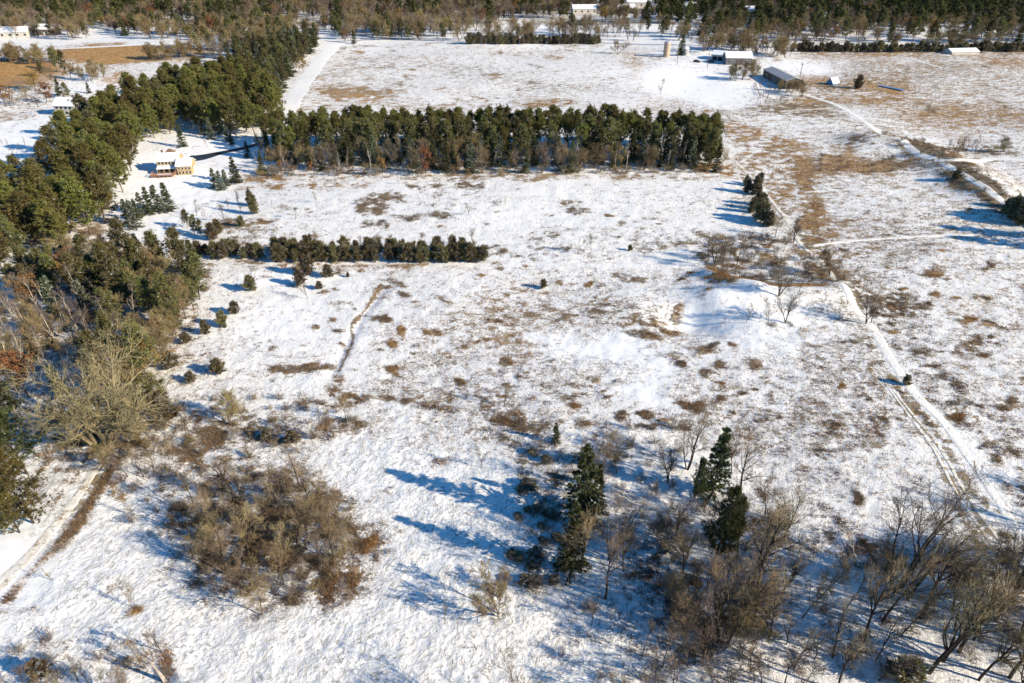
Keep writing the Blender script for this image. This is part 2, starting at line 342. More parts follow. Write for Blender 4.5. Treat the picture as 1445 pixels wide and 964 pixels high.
# (x, y, rx, ry, rot, density, tone, brush)
BLOBS = [
 # field beyond the pine belt
 (505, 132, 52, 9, 0, .95, 1.0, 0), (470, 128, 30, 7, 0, .7, .8, 0), (770, 146, 38, 6, 0, .9, .9, .2), (560, 118, 60, 12, 0, .35, .4, 0),
 (520, 90, 60, 12, 0, .5, .45, 0), (480, 105, 22, 25, .6, .45, .6, 0), (620, 92, 60, 12, 0, .4, .4, 0), (690, 105, 70, 9, .2, .5, .3, .2), (730, 75, 80, 8, 0, .45, .5, 0),
 (780, 80, 16, 5, 0, .7, .7, 0), (860, 115, 60, 18, 0, .22, .6, 0), (900, 95, 16, 22, -.5, .6, .8, 0), (925, 135, 40, 22, .5, .35, .8, 0), (600, 150, 120, 6, 0, .5, .5, 0),
 # strip between belt and hedge
 (700, 250, 330, 6, 0, .6, .6, .2), (525, 298, 16, 9, 0, .9, .55, .7), (545, 283, 22, 7, 0, .7, .3, .8), (585, 265, 16, 4, 0, .8, .2, 1), (618, 264, 12, 4, 0, .8, .3, 1),
 (660, 262, 22, 5, -.2, .75, .4, .8), (575, 308, 18, 4, 0, .6, .2, 1), (620, 308, 18, 4, 0, .7, .2, 1), (793, 289, 13, 4, 0, .95, .6, .8), (812, 297, 16, 5, 0, .7, .4, 1),
 (522, 319, 10, 4, 0, .8, .3, 1), (545, 322, 9, 4, 0, .7, .2, 1), (412, 300, 14, 9, 0, .5, .2, .6), (770, 340, 50, 14, 0, .4, .1, .8), (690, 347, 14, 4, 0, .8, .2, 1),
 (880, 330, 70, 20, 0, .35, .3, .5), (940, 295, 80, 30, 0, .25, .35, .4), (850, 265, 80, 14, 0, .25, .5, 0), (640, 285, 80, 16, 0, .35, .2, .6), (930, 345, 60, 8, 0, .5, .3, .5),
 (750, 360, 110, 7, 0, .55, .25, .7), (500, 372, 220, 5, 0, .6, .55, 0), (350, 345, 60, 22, 0, .5, .4, .5), (430, 262, 90, 5, 0, .6, .7, 0), (480, 300, 60, 16, 0, .3, .2, .6),
 # middle field
 (800, 465, 110, 0.1, 0, 0, 0, 0),
 (700, 455, 170, 38, .1, .32, .45, .1), (720, 430, 50, 30, .4, .5, .6, 0), (735, 470, 50, 28, .3, .55, .75, 0), (700, 490, 90, 22, .1, .4, .6, 0), (830, 445, 90, 16, 0, .55, .4, .2),
 (905, 462, 48, 12, .1, .8, .7, .2), (885, 473, 14, 5, 0, .8, .3, .9), (888, 390, 24, 7, 0, .8, .6, .4), (820, 432, 40, 8, 0, .5, .4, .2), (950, 437, 11, 7, 0, .9, .7, .6),
 (885, 440, 50, 10, 0, .4, .1, .4), (565, 402, 16, 4, 0, .75, .45, .3), (572, 412, 10, 4, 0, .8, .6, .2), (633, 423, 12, 4, 0, .8, .7, .3), (540, 455, 14, 4, 0, .8, .3, .7),
 (568, 468, 7, 5, 0, 1, .8, 0), (554, 480, 7, 5, 0, 1, .9, 0), (606, 465, 8, 5, 0, .9, .6, .2), (620, 467, 7, 6, 0, 1, .6, .2), (645, 481, 14, 5, 0, .8, .6, .3), (710, 453, 12, 6, 0, .9, .6, .3),
 (715, 503, 14, 5, 0, .9, .8, .1), (690, 486, 12, 4, .3, .8, .8, 0), (600, 520, 150, 16, 0, .26, .1, .2), (410, 525, 28, 8, 0, .7, .25, .7), (475, 540, 12, 5, 0, .9, .9, 0),
 (450, 519, 12, 6, 0, .7, .1, .8), (420, 500, 40, 20, 0, .3, .2, .3), (660, 560, 110, 16, .1, .42, .25, .3), (520, 558, 50, 7, .1, .8, .6, .3), (590, 566, 60, 6, .1, .7, .4, .3),
 (700, 575, 60, 18, .2, .5, .6, .3), (735, 600, 50, 12, .2, .75, .7, .3), (720, 612, 30, 9, .3, .6, .5, .7), (800, 545, 80, 18, 0, .42, .2, .4), (870, 535, 14, 6, 0, .8, .3, .8),
 (845, 535, 8, 7, 0, .9, .9, 0), (810, 568, 10, 5, 0, .8, 1, 0), (790, 600, 60, 8, 0, .55, .8, .2), (975, 570, 16, 8, .4, .9, .9, .1), (1000, 560, 18, 6, 0, .8, .4, .6), (990, 585, 26, 12, .2, .5, .5, .5),
 (985, 500, 18, 7, .2, .75, .6, .3), (1005, 522, 9, 5, 0, .9, .3, .8), (988, 530, 10, 5, 0, .9, .4, .8), (950, 508, 20, 8, 0, .6, .3, .4), (880, 588, 16, 6, 0, .7, .3, .8), (920, 586, 10, 5, 0, .7, .3, .8),
 (500, 410, 60, 14, 0, .2, .1, .5), (1060, 540, 120, 50, 0, .18, .1, .2), (960, 600, 60, 8, 0, .55, .3, .6), (900, 400, 90, 14, 0, .3, .2, .3), (1160, 540, 120, 60, .4, .22, .1, .2),
 # right of the lane: fields
 (1290, 400, 150, 60, 0, .28, .25, .3), (1280, 430, 38, 13, 0, .75, .35, .85), (1270, 420, 14, 5, 0, .8, .5, .6), (1320, 387, 14, 5, 0, .95, .4, .5), (1290, 495, 18, 8, .3, .8, .4, .8),
 (1260, 455, 18, 8, .2, .7, .3, .8), (1235, 430, 30, 14, .3, .7, .45, .6), (1350, 445, 20, 9, .5, .6, .6, .3), (1372, 455, 10, 6, 0, .75, .5, .5), (1355, 500, 16, 8, .3, .7, .3, .8), (1368, 490, 9, 5, 0, .8, .4, .6),
 (1312, 520, 10, 4, 0, .8, .5, .6), (1325, 418, 8, 4, 0, .8, .4, .6), (1330, 545, 22, 8, .3, .6, .3, .8), (1345, 565, 16, 7, .2, .7, .4, .8), (1400, 575, 16, 7, .2, .85, .4, .7), (1372, 570, 12, 7, 0, .75, .3, .8),
 (1415, 565, 9, 6, 0, .85, .4, .8), (1380, 600, 60, 14, .2, .55, .4, .5), (1420, 640, 40, 18, .3, .5, .5, .5), (1420, 500, 60, 60, 0, .3, .6, .1), (1300, 580, 18, 30, -.6, .7, .6, .5), (1318, 590, 10, 10, -.6, .9, .8, .2),
 (1230, 445, 10, 30, -.5, .6, .4, .6), (1400, 400, 80, 50, 0, .3, .7, 0), (1350, 330, 120, 30, 0, .3, .6, 0), (1240, 340, 90, 20, 0, .38, .3, .4), (1260, 250, 100, 30, 0, .3, .4, .2),
 (1200, 370, 60, 26, 0, .5, .3, .6), (1270, 470, 40, 40, 0, .4, .2, .6), (1180, 670, 12, 6, .3, .7, .3, .8), (1160, 645, 20, 6, .2, .7, .3, .8), (1212, 700, 14, 10, .4, .7, .5, .7), (1185, 676, 12, 6, .3, .8, .4, .8),
 (1190, 730, 60, 22, 0, .35, .5, .3), (1120, 660, 40, 30, 0, .3, .3, .5), (1070, 600, 25, 6, 0, .6, .4, .6), (1430, 720, 40, 60, 0, .45, .4, .4),
 # wetland corridor
 (1000, 390, 20, 8, .4, .9, .95, 0), (1030, 405, 30, 9, .45, .95, .95, 0), (1055, 395, 25, 14, .2, .7, .9, 0), (1060, 412, 26, 6, .2, 1, 1, 0), (1120, 416, 45, 5, 0, .95, .95, 0), (1040, 375, 50, 12, 0, .75, .8, .3),
 (1085, 368, 30, 8, 0, .85, .9, 0), (1010, 355, 30, 14, 0, .8, .4, .8), (1065, 345, 30, 10, 0, .85, .4, .8), (1000, 340, 40, 14, 0, .55, .4, .6), (1130, 355, 26, 10, 0, .7, .9, .2),
 (1145, 318, 24, 16, 0, .9, .65, .5), (1165, 330, 20, 7, 0, .85, .5, .8), (1190, 316, 22, 6, .2, .75, .3, 1), (1150, 345, 18, 6, 0, .8, .8, .2), (1160, 385, 30, 20, 0, .65, .3, .8),
 (1178, 390, 12, 10, 0, .9, .9, 0), (1110, 390, 50, 20, 0, .5, .2, .8), (1150, 298, 14, 22, 0, .8, .8, .2), (1140, 268, 14, 16, 0, .85, .45, .9), (1135, 245, 16, 20, .5, .8, .85, 0),
 (1110, 265, 30, 40, .5, .55, .8, 0), (1060, 235, 30, 40, 0, .5, .8, 0), (1080, 210, 50, 18, .3, .6, .85, 0), (1050, 190, 50, 16, .4, .7, .95, 0), (1110, 220, 22, 18, .6, .8, .95, 0),
 (1205, 238, 60, 9, 0, 1.02, .6, .6), (1180, 228, 30, 8, 0, .95, .95, .2), (1250, 235, 40, 9, 0, .8, .5, .7), (1205, 208, 40, 14, 0, .6, .2, .8), (1240, 196, 40, 12, 0, .5, .2, .8), (1130, 230, 120, 30, .2, .3, .8, 0),
 (1280, 210, 50, 9, .45, 1.05, .55, .6), (1340, 238, 40, 8, .2, 1.0, .55, .7), (1365, 266, 40, 10, .5, 1.05, .35, .9), (1395, 288, 30, 8, .5, 1.0, .3, .9), (1330, 225, 30, 10, 0, .85, .9, .1),
 (1380, 212, 60, 6, 0, .85, .5, .6), (1400, 235, 40, 6, 0, .5, .7, 0), (1350, 185, 100, 14, 0, .4, .8, 0), (1400, 160, 90, 20, 0, .36, .8, 0), (1330, 150, 90, 12, 0, .38, .8, 0), (1300, 170, 50, 10, 0, .4, .8, 0),
 (1150, 300, 90, 60, 0, .28, .6, 0), (1090, 290, 60, 50, .6, .42, .75, .1), (1010, 240, 34, 8, 0, .8, .9, 0),
 # farm
 (1150, 115, 30, 9, .1, .9, .85, .2), (1190, 122, 30, 5, 0, .9, .8, .3), (1195, 104, 30, 8, .5, .7, .7, .4), (1230, 115, 22, 7, .2, .85, .95, 0), (1268, 124, 18, 12, 0, .95, 1, 0), (1235, 140, 46, 5, 0, .85, .8, 0),
 (1140, 145, 45, 9, 0, .8, .85, 0), (1120, 155, 60, 8, .1, .75, .6, .4), (1190, 140, 60, 6, 0, .6, .8, 0), (1100, 158, 30, 5, 0, .8, .5, .6), (1035, 165, 90, 5, 0, .55, .5, .2), (960, 150, 40, 14, .6, .5, .8, 0),
 (1300, 85, 160, 12, 0, .36, .8, 0), (1250, 75, 90, 4, 0, .75, .85, 0), (1420, 90, 26, 4, 0, .85, .9, 0), (1380, 110, 90, 22, 0, .35, .7, 0), (1200, 95, 40, 7, .3, .5, .6, .2), (1290, 105, 60, 12, 0, .3, .5, 0),
 (900, 85, 14, 20, -.6, .55, .8, 0), (925, 82, 14, 4, 0, .7, .7, .2), (895, 100, 10, 30, -.5, .7, .8, .1), (1110, 152, 20, 4, 0, .9, .5, .8), (1450, 80, 60, 12, 0, .4, .8, 0),
 # left: golden fields, yard edges
 (15, 106, 62, 17, -.05, 1.4, .97, 0), (155, 77, 66, 11, 0, 1.35, .92, 0), (255, 76, 40, 9, 0, .9, .8, .2), (165, 112, 22, 10, -.3, .85, .9, 0), (20, 165, 26, 6, 0, .7, .7, .3), (45, 140, 50, 16, 0, .6, .6, .5),
 (130, 320, 34, 16, -.3, .7, .9, 0), (75, 340, 40, 20, 0, .6, .8, 0), (385, 155, 12, 30, .3, .6, .95, 0), (430, 130, 8, 50, .5, .6, .7, 0),
 (370, 250, 40, 12, 0, .7, .8, .2), (340, 318, 40, 8, 0, .85, .7, .4), (300, 320, 30, 20, 0, .4, .2, .6),
 (270, 420, 14, 60, .5, .55, .8, .2), (150, 470, 150, 130, 0, .42, .4, .6), (60, 470, 90, 60, 0, .4, .2, .6), (100, 650, 90, 50, -.7, .5, .5, .6), (120, 600, 90, 40, 0, .55, .5, .7),
 (250, 490, 12, 30, .4, .5, .8, 0), (270, 640, 70, 32, 0, .55, .7, .4), (295, 612, 22, 9, 0, .95, .9, 0), (260, 637, 26, 9, 0, .9, .95, 0), (200, 620, 70, 30, 0, .5, .5, .6), (340, 600, 90, 24, 0, .5, .4, .6),
 (400, 610, 60, 14, 0, .6, .4, .7), (465, 600, 30, 8, 0, .75, .8, .2), (490, 600, 26, 10, 0, .7, .5, .5), (295, 508, 8, 4, 0, .7, .6, .3), (420, 575, 60, 14, .1, .4, .1, .6),
 # thicket
 (380, 760, 118, 88, .15, .75, .45, .85), (480, 810, 30, 24, .5, .7, .7, .3), (350, 770, 60, 40, 0, .7, .3, .8), (500, 775, 18, 40, -.3, .6, .7, .4), (430, 700, 60, 18, .3, .85, .5, .6),
 (290, 770, 22, 50, 0, .8, .3, .9), (150, 700, 20, 10, 0, .5, .8, .2), (455, 845, 30, 10, -.2, .6, .7, .3),
 # foreground middle
 (770, 700, 40, 70, .1, .5, .1, .8), (780, 650, 60, 30, 0, .45, .1, .8), (700, 850, 22, 18, 0, .6, .6, .5), (513, 765, 6, 14, 0, .9, .9, 0), (860, 640, 60, 20, 0, .45, .2, .7), (620, 640, 18, 16, .4, .45, .5, .2),
 (560, 690, 10, 6, 0, .5, .3, .5), (640, 720, 40, 30, 0, .2, .1, .4), (880, 700, 60, 30, 0, .35, .2, .7), (960, 790, 60, 70, 0, .45, .2, .8), (1000, 860, 80, 60, 0, .45, .3, .8), (1060, 740, 50, 60, 0, .5, .4, .6),
 (1150, 780, 60, 40, 0, .4, .3, .5), (1300, 820, 150, 60, .3, .32, .25, .6), (1200, 900, 200, 60, 0, .3, .2, .7), (900, 930, 80, 40, 0, .3, .2, .7), (690, 935, 100, 30, 0, .2, .1, .5), (1230, 790, 60, 30, 0, .6, .6, .3),
 (1400, 820, 60, 50, 0, .5, .4, .4), (845, 855, 40, 30, 0, .35, .2, .7), (70, 930, 90, 30, .2, .3, .3, .6), (200, 930, 60, 26, .2, .32, .4, .5), (195, 855, 12, 6, 0, .8, .9, 0), (160, 820, 22, 18, 0, .3, .4, .3),
 (20, 880, 60, 14, 0, .4, .3, .5), (240, 935, 6, 30, 0, .5, .7, 0),
]
CLEAN = [(850, 497, 85, 20, .05, 1.), (790, 480, 45, 14, .2, .8), (900, 550, 45, 20, .3, .9), (925, 530, 25, 14, 0, .7), (960, 118, 78, 26, .1, 1.), (1010, 130, 60, 20, 0, .9), (1140, 95, 60, 14, 0, .8), (1000, 78, 60, 7, 0, .6),
         (50, 200, 95, 36, -.15, 1.), (0, 235, 60, 40, 0, .9), (110, 125, 60, 22, 0, .5), (240, 265, 80, 40, 0, .9), (310, 210, 60, 22, 0, .9), (215, 305, 70, 34, 0, .7), (405, 395, 60, 16, 0, .55), (930, 95, 30, 12, 0, .6),
         (1030, 440, 60, 20, 0, .7), (1100, 470, 80, 26, 0, .6), (980, 445, 30, 20, 0, .9), (15, 780, 70, 90, 0, .9), (380, 465, 70, 40, 0, .4), (560, 640, 60, 70, 0, .25), (900, 640, 8, 60, 0, .3), (1080, 470, 90, 30, .1, .6)]
LINES = [  # polyline in the photo, half width px, density, tone, brush
 (((540, 408), (520, 432), (505, 455)), 4, .9, .7, .3), (((505, 455), (482, 500), (468, 528)), 3, .8, .3, .8),
 (((140, 672), (106, 732), (58, 795), (4, 858)), 9, 1.1, .75, .35), (((150, 640), (120, 690), (95, 730)), 16, .8, .7, .4),
 (((1185, 400), (1215, 440), (1230, 465)), 6, .8, .5, .7), (((1228, 465), (1250, 505), (1278, 545)), 5, .6, .6, .4), (((1280, 550), (1310, 590), (1332, 600)), 8, .75, .7, .4),
 (((990, 380), (1030, 405), (1070, 418), (1160, 415)), 4, 1.0, .95, 0), (((870, 70), (900, 110), (935, 155), (1020, 215), (1045, 240)), 10, .42, .85, 0), (((1050, 240), (1090, 300), (1125, 345)), 9, .6, .6, .2),
 (((440, 152), (455, 110), (480, 68)), 7, .55, .8, 0), (((480, 66), (700, 60), (850, 63)), 3, .6, .5, .5), (((1120, 76), (1445, 74)), 3, .8, .8, .2), (((740, 515), (728, 545)), 4, .7, .2, .8),
 (((1015, 160), (1100, 152), (1180, 158)), 3, .7, .6, .3), (((950, 145), (970, 175), (1030, 225)), 6, .6, .8, .1), (((270, 470), (290, 432)), 4, .6, .6, .3),
 (((1330, 600), (1390, 700), (1430, 770)), 6, .25, .4, .5), (((400, 575), (520, 560), (640, 575), (780, 600)), 7, .6, .35, .5), (((1290, 210), (1350, 250), (1410, 295)), 10, .7, .5, .6),
]
_g = np.random.default_rng(3)
for _ in range(260):
    _x, _y = _g.uniform(380, 1440), _g.uniform(255, 640)
    if _y > 560 and _x < 700: continue
    _s = _g.uniform(2.2, 6.5) * (_y / 450) ** .6
    BLOBS.append((_x, _y, _s * 1.6, _s * .55, _g.uniform(-.2, .3), _g.uniform(.55, .95), _g.choice([.1, .3, .5, .8, 1.0]), _g.uniform(0, .8)))
for _ in range(130):
    _x, _y = _g.uniform(430, 1440), _g.uniform(66, 160)
    BLOBS.append((_x, _y, _g.uniform(3, 12), _g.uniform(.8, 2.2), _g.uniform(-.2, .3), _g.uniform(.5, .9), _g.choice([.3, .6, .9]), _g.uniform(0, .5)))
def cover(x, y):
    px, py = P(x, y)
    den = 0.26 + 0.16 * (vnoise(x, y, 30, 21) - .5)
    den = den + np.where((px > 520) & (px < 1250) & (py > 380) & (py < 640), .10, 0) + np.where((px > 1130) & (py < 620), .10, 0)
    sm = lambda v, a, b: np.clip((v - a) / (b - a), 0, 1)
    den = den + 0.16 * sm(py, 62, 70) * (1 - sm(py, 160, 200)) + 0.06 * sm(px, 1040, 1130) * (1 - sm(py, 300, 420))
    den = den * (1 - .5 * sm(py, 600, 680) * (1 - sm(px, 700, 900)))
    tone = 0.35 + 0.5 * vnoise(x, y, 18, 22) * (1 - np.clip((py - 150) / 500, 0, 1))
    brush = 0.15 * np.ones_like(den)
    clean = np.zeros_like(den)
    rag = .12 + .95 * vnoise(x, y, 1.5, 33) + .55 * vnoise(x, y, 4.0, 34)
    wx = px + 24 * (vnoise(x, y, 9, 31) - .5) * np.clip(py / 400, .4, 2) ; wy = py + 15 * (vnoise(x, y, 7, 32) - .5) * np.clip(py / 400, .4, 2)
    for (cx, cy, rx, ry, rot, d, t, b) in BLOBS:
        if d <= 0: continue
        m = px_blob(wx, wy, cx, cy, rx * 1.35, ry * 1.4, rot) * (rag if d < 1 else 1)
        den = np.maximum(den, m * d) + 0.15 * m * d * (den < .9)
        k = np.clip(m * 1.3, 0, 1)
        tone = tone * (1 - k) + t * k; brush = brush * (1 - k) + b * k
    for (pts, wd, d, t, b) in LINES:
        m = px_line(wx, wy, pts, wd)
        den = np.maximum(den, m * d); k = np.clip(m * 1.3, 0, 1)
        tone = tone * (1 - k) + t * k; brush = brush * (1 - k) + b * k
    for (cx, cy, rx, ry, rot, a) in CLEAN:
        clean = np.maximum(clean, a * px_blob(wx, wy, cx, cy, rx * 1.1, ry * 1.1, rot))
    wood = (y > 640)
    den = np.where(wood, .45 + .4 * vnoise(x, y, 40, 3), den); brush = np.where(wood, .5, brush)
    ripple = np.clip((py - 520) / 120, 0, 1) * np.clip((1000 - px) / 250, 0, 1) * 0.9 + 0.10
    ripple = ripple + 0.18 * np.clip((py - 750) / 100, 0, 1)
    rc = px_blob(px, py, 20, 790, 60, 110, 0); ripple = ripple * (1 - rc)
    return np.clip(den, 0, 1.2), np.clip(tone, 0, 1), np.clip(clean, 0, 1), np.clip(brush, 0, 1), ripple

PATHS = []
def path_flat(x, y):
    f = np.ones_like(x)
    for gp, wd in PATHS:
        lo = gp.min(0) - 12; hi = gp.max(0) + 12
        m = (x > lo[0]) & (x < hi[0]) & (y > lo[1]) & (y < hi[1])
        if m.any():
            d = seg_dist(x[m], y[m], [tuple(q) for q in gp]); f[m] = np.minimum(f[m], np.clip((d - wd * .55) / 1.5, 0, 1))
    return f
def build_ground():
    ys = np.concatenate([[-400, -150, -40, 0, 20], np.geomspace(34, 900, 620), np.geomspace(960, 9000, 14)])
    us = np.concatenate([[-9, -5, -3, -2, -1.5], np.linspace(-1.2, 1.2, 720), [1.5, 2, 3, 5, 9]])
    Y, U = np.meshgrid(ys, us, indexing='ij')
    X = U * np.maximum(np.abs(Y), 40)
    Z = hgt(X, Y) + hfine(X, Y) * np.clip((420 - Y) / 200, 0, 1) * path_flat(X, Y)
    ny, nx = Y.shape
    V = np.stack([X, Y, Z], -1).reshape(-1, 3)
    i = np.arange(ny * nx).reshape(ny, nx)
    Q = np.stack([i[:-1, :-1], i[:-1, 1:], i[1:, 1:], i[1:, :-1]], -1).reshape(-1, 4)
    me = mesh_np('ground', V, Q, M['ground'], smooth=True)
    d, t, c, b, r = cover(X.ravel(), Y.ravel())
    for kk, (gp, wd) in enumerate(PATHS):
        if kk < 4: continue
        xr, yr = X.ravel(), Y.ravel(); lo = gp.min(0) - 8; hi = gp.max(0) + 8
        m = (xr > lo[0]) & (xr < hi[0]) & (yr > lo[1]) & (yr < hi[1])
        dd = seg_dist(xr[m], yr[m], [tuple(q) for q in gp])
        band = np.exp(-((dd - wd * .5 - .9) / 1.3) ** 2) * .95 * vnoise(xr[m], yr[m], 9, 70 + kk)
        d[m] = np.maximum(d[m], band); b[m] = np.where(band > .3, .35, b[m]); t[m] = np.where(band > .3, .5, t[m])
    a = me.attributes.new('cover', 'FLOAT_COLOR', 'POINT')
    a.data.foreach_set('color', np.stack([d, t, c, b], -1).astype(np.float32).ravel())
    a = me.attributes.new('ripple', 'FLOAT', 'POINT'); a.data.foreach_set('value', r.astype(np.float32))
    link('ground', me, kind='structure')

def ribbon(name, pts, widths, mat, lift=0.07, step=0.7, jitter=0.30):
    gp = [np.array(G(*p)[:2]) for p in pts]
    P_, W_ = [], []
    n = len(gp)
    for i in range(n - 1):
        p0 = gp[max(i - 1, 0)]; p1 = gp[i]; p2 = gp[i + 1]; p3 = gp[min(i + 2, n - 1)]
        k = max(2, int(np.linalg.norm(p2 - p1) / step))
        for j in range(k):
            t = j / k
            q = 0.5 * ((2 * p1) + (-p0 + p2) * t + (2 * p0 - 5 * p1 + 4 * p2 - p3) * t * t + (-p0 + 3 * p1 - 3 * p2 + p3) * t ** 3)
            P_.append(q); W_.append(widths[i] * (1 - t) + widths[i + 1] * t)
    P_.append(gp[-1]); W_.append(widths[-1])
    P_ = np.array(P_); W_ = np.array(W_)
    PATHS.append((P_[::4] if len(P_) > 12 else P_, float(W_.max())))
    d = np.gradient(P_, axis=0); d /= np.linalg.norm(d, axis=1)[:, None] + 1e-9
    nrm = np.stack([-d[:, 1], d[:, 0]], -1)
    m = 7; rows = []
    for j in range(m):
        s = (j / (m - 1) - .5)
        off = W_ * s * (1 + jitter * 2 * abs(s) * ((vnoise(P_[:, 0], P_[:, 1], 3.0, 40 + (j > 3)) - .5) + .8 * (vnoise(P_[:, 0], P_[:, 1], 11.0, 44 + (j > 3)) - .5)))
        q = P_ + nrm * off[:, None]
        z = hgt(q[:, 0], q[:, 1])
        z = z + lift - (0.14 if j in (0, m - 1) else 0.0)
        rows.append(np.stack([q[:, 0], q[:, 1], z], -1))
    V = np.stack(rows, 1).reshape(-1, 3); K = len(P_)
    i = np.arange(K * m).reshape(K, m)
    Q = np.stack([i[:-1, :-1], i[1:, :-1], i[1:, 1:], i[:-1, 1:]], -1).reshape(-1, 4)
    Q = Q[:, ::-1]
    return link(name, mesh_np(name, V, Q, mat, smooth=True), kind='structure')

ribbon('road', [(372, 205), (397, 170), (420, 131), (443, 97), (465, 71), (478, 59)], [8, 11.5, 11.5, 11.5, 12, 12], M['packed'])
ribbon('road', [(468, 59), (560, 55), (700, 56), (850, 61), (1000, 65), (1200, 66), (1480, 68)], [7] * 7, M['grey_road'])
ribbon('road', [(30, 72), (100, 68), (200, 63), (300, 61)], [7] * 4, M['packed'])
ribbon('driveway', [(372, 201), (340, 210), (310, 216), (285, 222), (268, 224)], [4, 4, 5, 9, 10], M['asphalt'], jitter=.05)
ribbon('path', [(1118, 128), (1150, 138), (1180, 148), (1215, 168), (1250, 192), (1290, 214), (1318, 224)], [2.6, 3.0, 3.2, 3.3, 3.6, 3.8, 3.8], M['footpath'])
ribbon('path', [(1318, 226), (1350, 226), (1400, 224), (1460, 229)], [4, 3.6, 3.6, 3.6], M['footpath'])
ribbon('path', [(1330, 230), (1365, 250), (1400, 272), (1440, 300)], [3.4, 3.2, 3, 3], M['footpath'])
ribbon('path', [(1140, 348), (1190, 341), (1260, 336), (1330, 333), (1380, 331)], [1.2, 1.3, 1.2, 1.1, .9], M['footpath'])
ribbon('path', [(1030, 222), (1060, 250), (1090, 285), (1112, 315), (1130, 345), (1160, 370), (1184, 398)], [1.5] * 5 + [1.5, 1.8], M['trail'])
ribbon('path', [(1186, 400), (1205, 432), (1230, 462), (1256, 505), (1290, 555), (1330, 595), (1370, 650), (1410, 710), (1460, 790)], [1.8, 2.4, 2.7, 2.6, 2.5, 2.3, 2.0, 1.8, 1.8], M['footpath'])
ribbon('path', [(1175, 152), (1120, 156), (1100, 157)], [1.4, 1.2, 1], M['trail'])
ribbon('path', [(150, 640), (118, 688), (84, 734), (42, 784), (-14, 836), (-70, 884)], [.8, 1.8, 2.3, 2.6, 3, 3], M['trail'], lift=.035)
ribbon('path', [(1330, 96), (1290, 84), (1420, 130)][:2] + [(1270, 80)], [2, 2, 2], M['footpath'])
for offp in (0, 9):   # vehicle ruts across the near right field
    ribbon('path', [(1235 + offp * .3, 520), (1270 + offp * .6, 570), (1315 + offp, 630), (1352 + offp * 1.4, 700), (1400 + offp * 1.8, 770)], [.5, .7, .8, .7, .8], M['trail'], lift=.035, jitter=.5)

build_ground()

# ------------------------------------------------------------------ vegetation builders (numpy)
UP = np.array([0, 0, 1.0])
def nrmz(v): return v / (np.linalg.norm(v, axis=-1, keepdims=True) + 1e-9)
def grow(g, P0, D, L, Rr, Sg, wig, trop, tip=0.25):
    N_ = len(P0); pts = np.zeros((N_, Sg + 1, 3)); pts[:, 0] = P0; d = nrmz(D)
    for s in range(Sg):
        d = nrmz(d + wig * g.normal(size=d.shape) + trop * UP)
        pts[:, s + 1] = pts[:, s] + d * (L / Sg)[:, None]
    t = np.linspace(0, 1, Sg + 1)
    return pts, Rr[:, None] * (1 - (1 - tip) * t)[None, :]
def spawn(g, pts, rad, L, k, t0, t1, a0, a1, lr, rr):
    N_, S1, _ = pts.shape
    t = g.uniform(t0, t1, (N_, k)) * (S1 - 1)
    i = np.clip(t.astype(int), 0, S1 - 2); f = (t - i)[..., None]
    n = np.arange(N_)[:, None]
    p = pts[n, i] * (1 - f) + pts[n, i + 1] * f
    d = nrmz(pts[n, i + 1] - pts[n, i])
    r = rad[n, i] * (1 - f[..., 0]) + rad[n, i + 1] * f[..., 0]
    q = nrmz(np.cross(d, g.normal(size=d.shape)))
    a = np.radians(g.uniform(a0, a1, (N_, k)))[..., None]
    D = np.cos(a) * d + np.sin(a) * q
    Lc = L[:, None] * lr * g.uniform(.65, 1.25, (N_, k)) * (1.25 - .6 * t / (S1 - 1))
    return p.reshape(-1, 3), D.reshape(-1, 3), Lc.ravel(), (r * rr).ravel()
def tubes(pts, rad, n):
    N_, S1, _ = pts.shape
    d = np.gradient(pts, axis=1) if S1 > 2 else np.repeat((pts[:, 1] - pts[:, 0])[:, None], 2, 1)
    d = nrmz(d); ref = np.where(np.abs(d[..., 2:3]) > .9, np.array([1.0, 0, 0]), UP)
    a = nrmz(np.cross(d, ref)); b = np.cross(d, a)
    th = np.arange(n) / n * 2 * np.pi
    V = pts[:, :, None] + rad[:, :, None, None] * (np.cos(th)[:, None] * a[:, :, None] + np.sin(th)[:, None] * b[:, :, None])
    i = np.arange(N_ * S1 * n).reshape(N_, S1, n); j = np.roll(i, -1, 2)
    T1 = np.stack([i[:, :-1], j[:, :-1], j[:, 1:]], -1).reshape(-1, 3)
    T2 = np.stack([i[:, :-1], j[:, 1:], i[:, 1:]], -1).reshape(-1, 3)
    return V.reshape(-1, 3), np.concatenate([T1, T2])
def spikes(P0, P1, r):                       # one thin three-sided twig per row
    d = nrmz(P1 - P0); ref = np.where(np.abs(d[..., 2:3]) > .9, np.array([1.0, 0, 0]), UP)
    a = nrmz(np.cross(d, ref)); b = np.cross(d, a)
    r = r[:, None]
    V = np.stack([P0 + a * r, P0 - .5 * a * r + .87 * b * r, P0 - .5 * a * r - .87 * b * r, P1], 1)
    i = np.arange(len(P0))[:, None] * 4
    T = np.concatenate([i + np.array([[0, 1, 3]]), i + np.array([[1, 2, 3]]), i + np.array([[2, 0, 3]])])
    return V.reshape(-1, 3), T
def blades(g, Cn, n, ln, wd, up=0.3, bias=None):
    Cn = np.repeat(Cn, n, 0)
    d = g.normal(size=Cn.shape)
    if bias is not None: d = d + np.repeat(bias, n, 0)
    d = nrmz(nrmz(d) + up * UP)
    s = nrmz(np.cross(d, g.normal(size=d.shape)))
    l = ln * g.uniform(.6, 1.25, (len(Cn), 1)); w_ = wd * g.uniform(.7, 1.3, (len(Cn), 1)) / 2
    V = np.stack([Cn - s * w_, Cn + s * w_, Cn + d * l], 1).reshape(-1, 3)
    return V, np.arange(len(Cn) * 3).reshape(-1, 3)
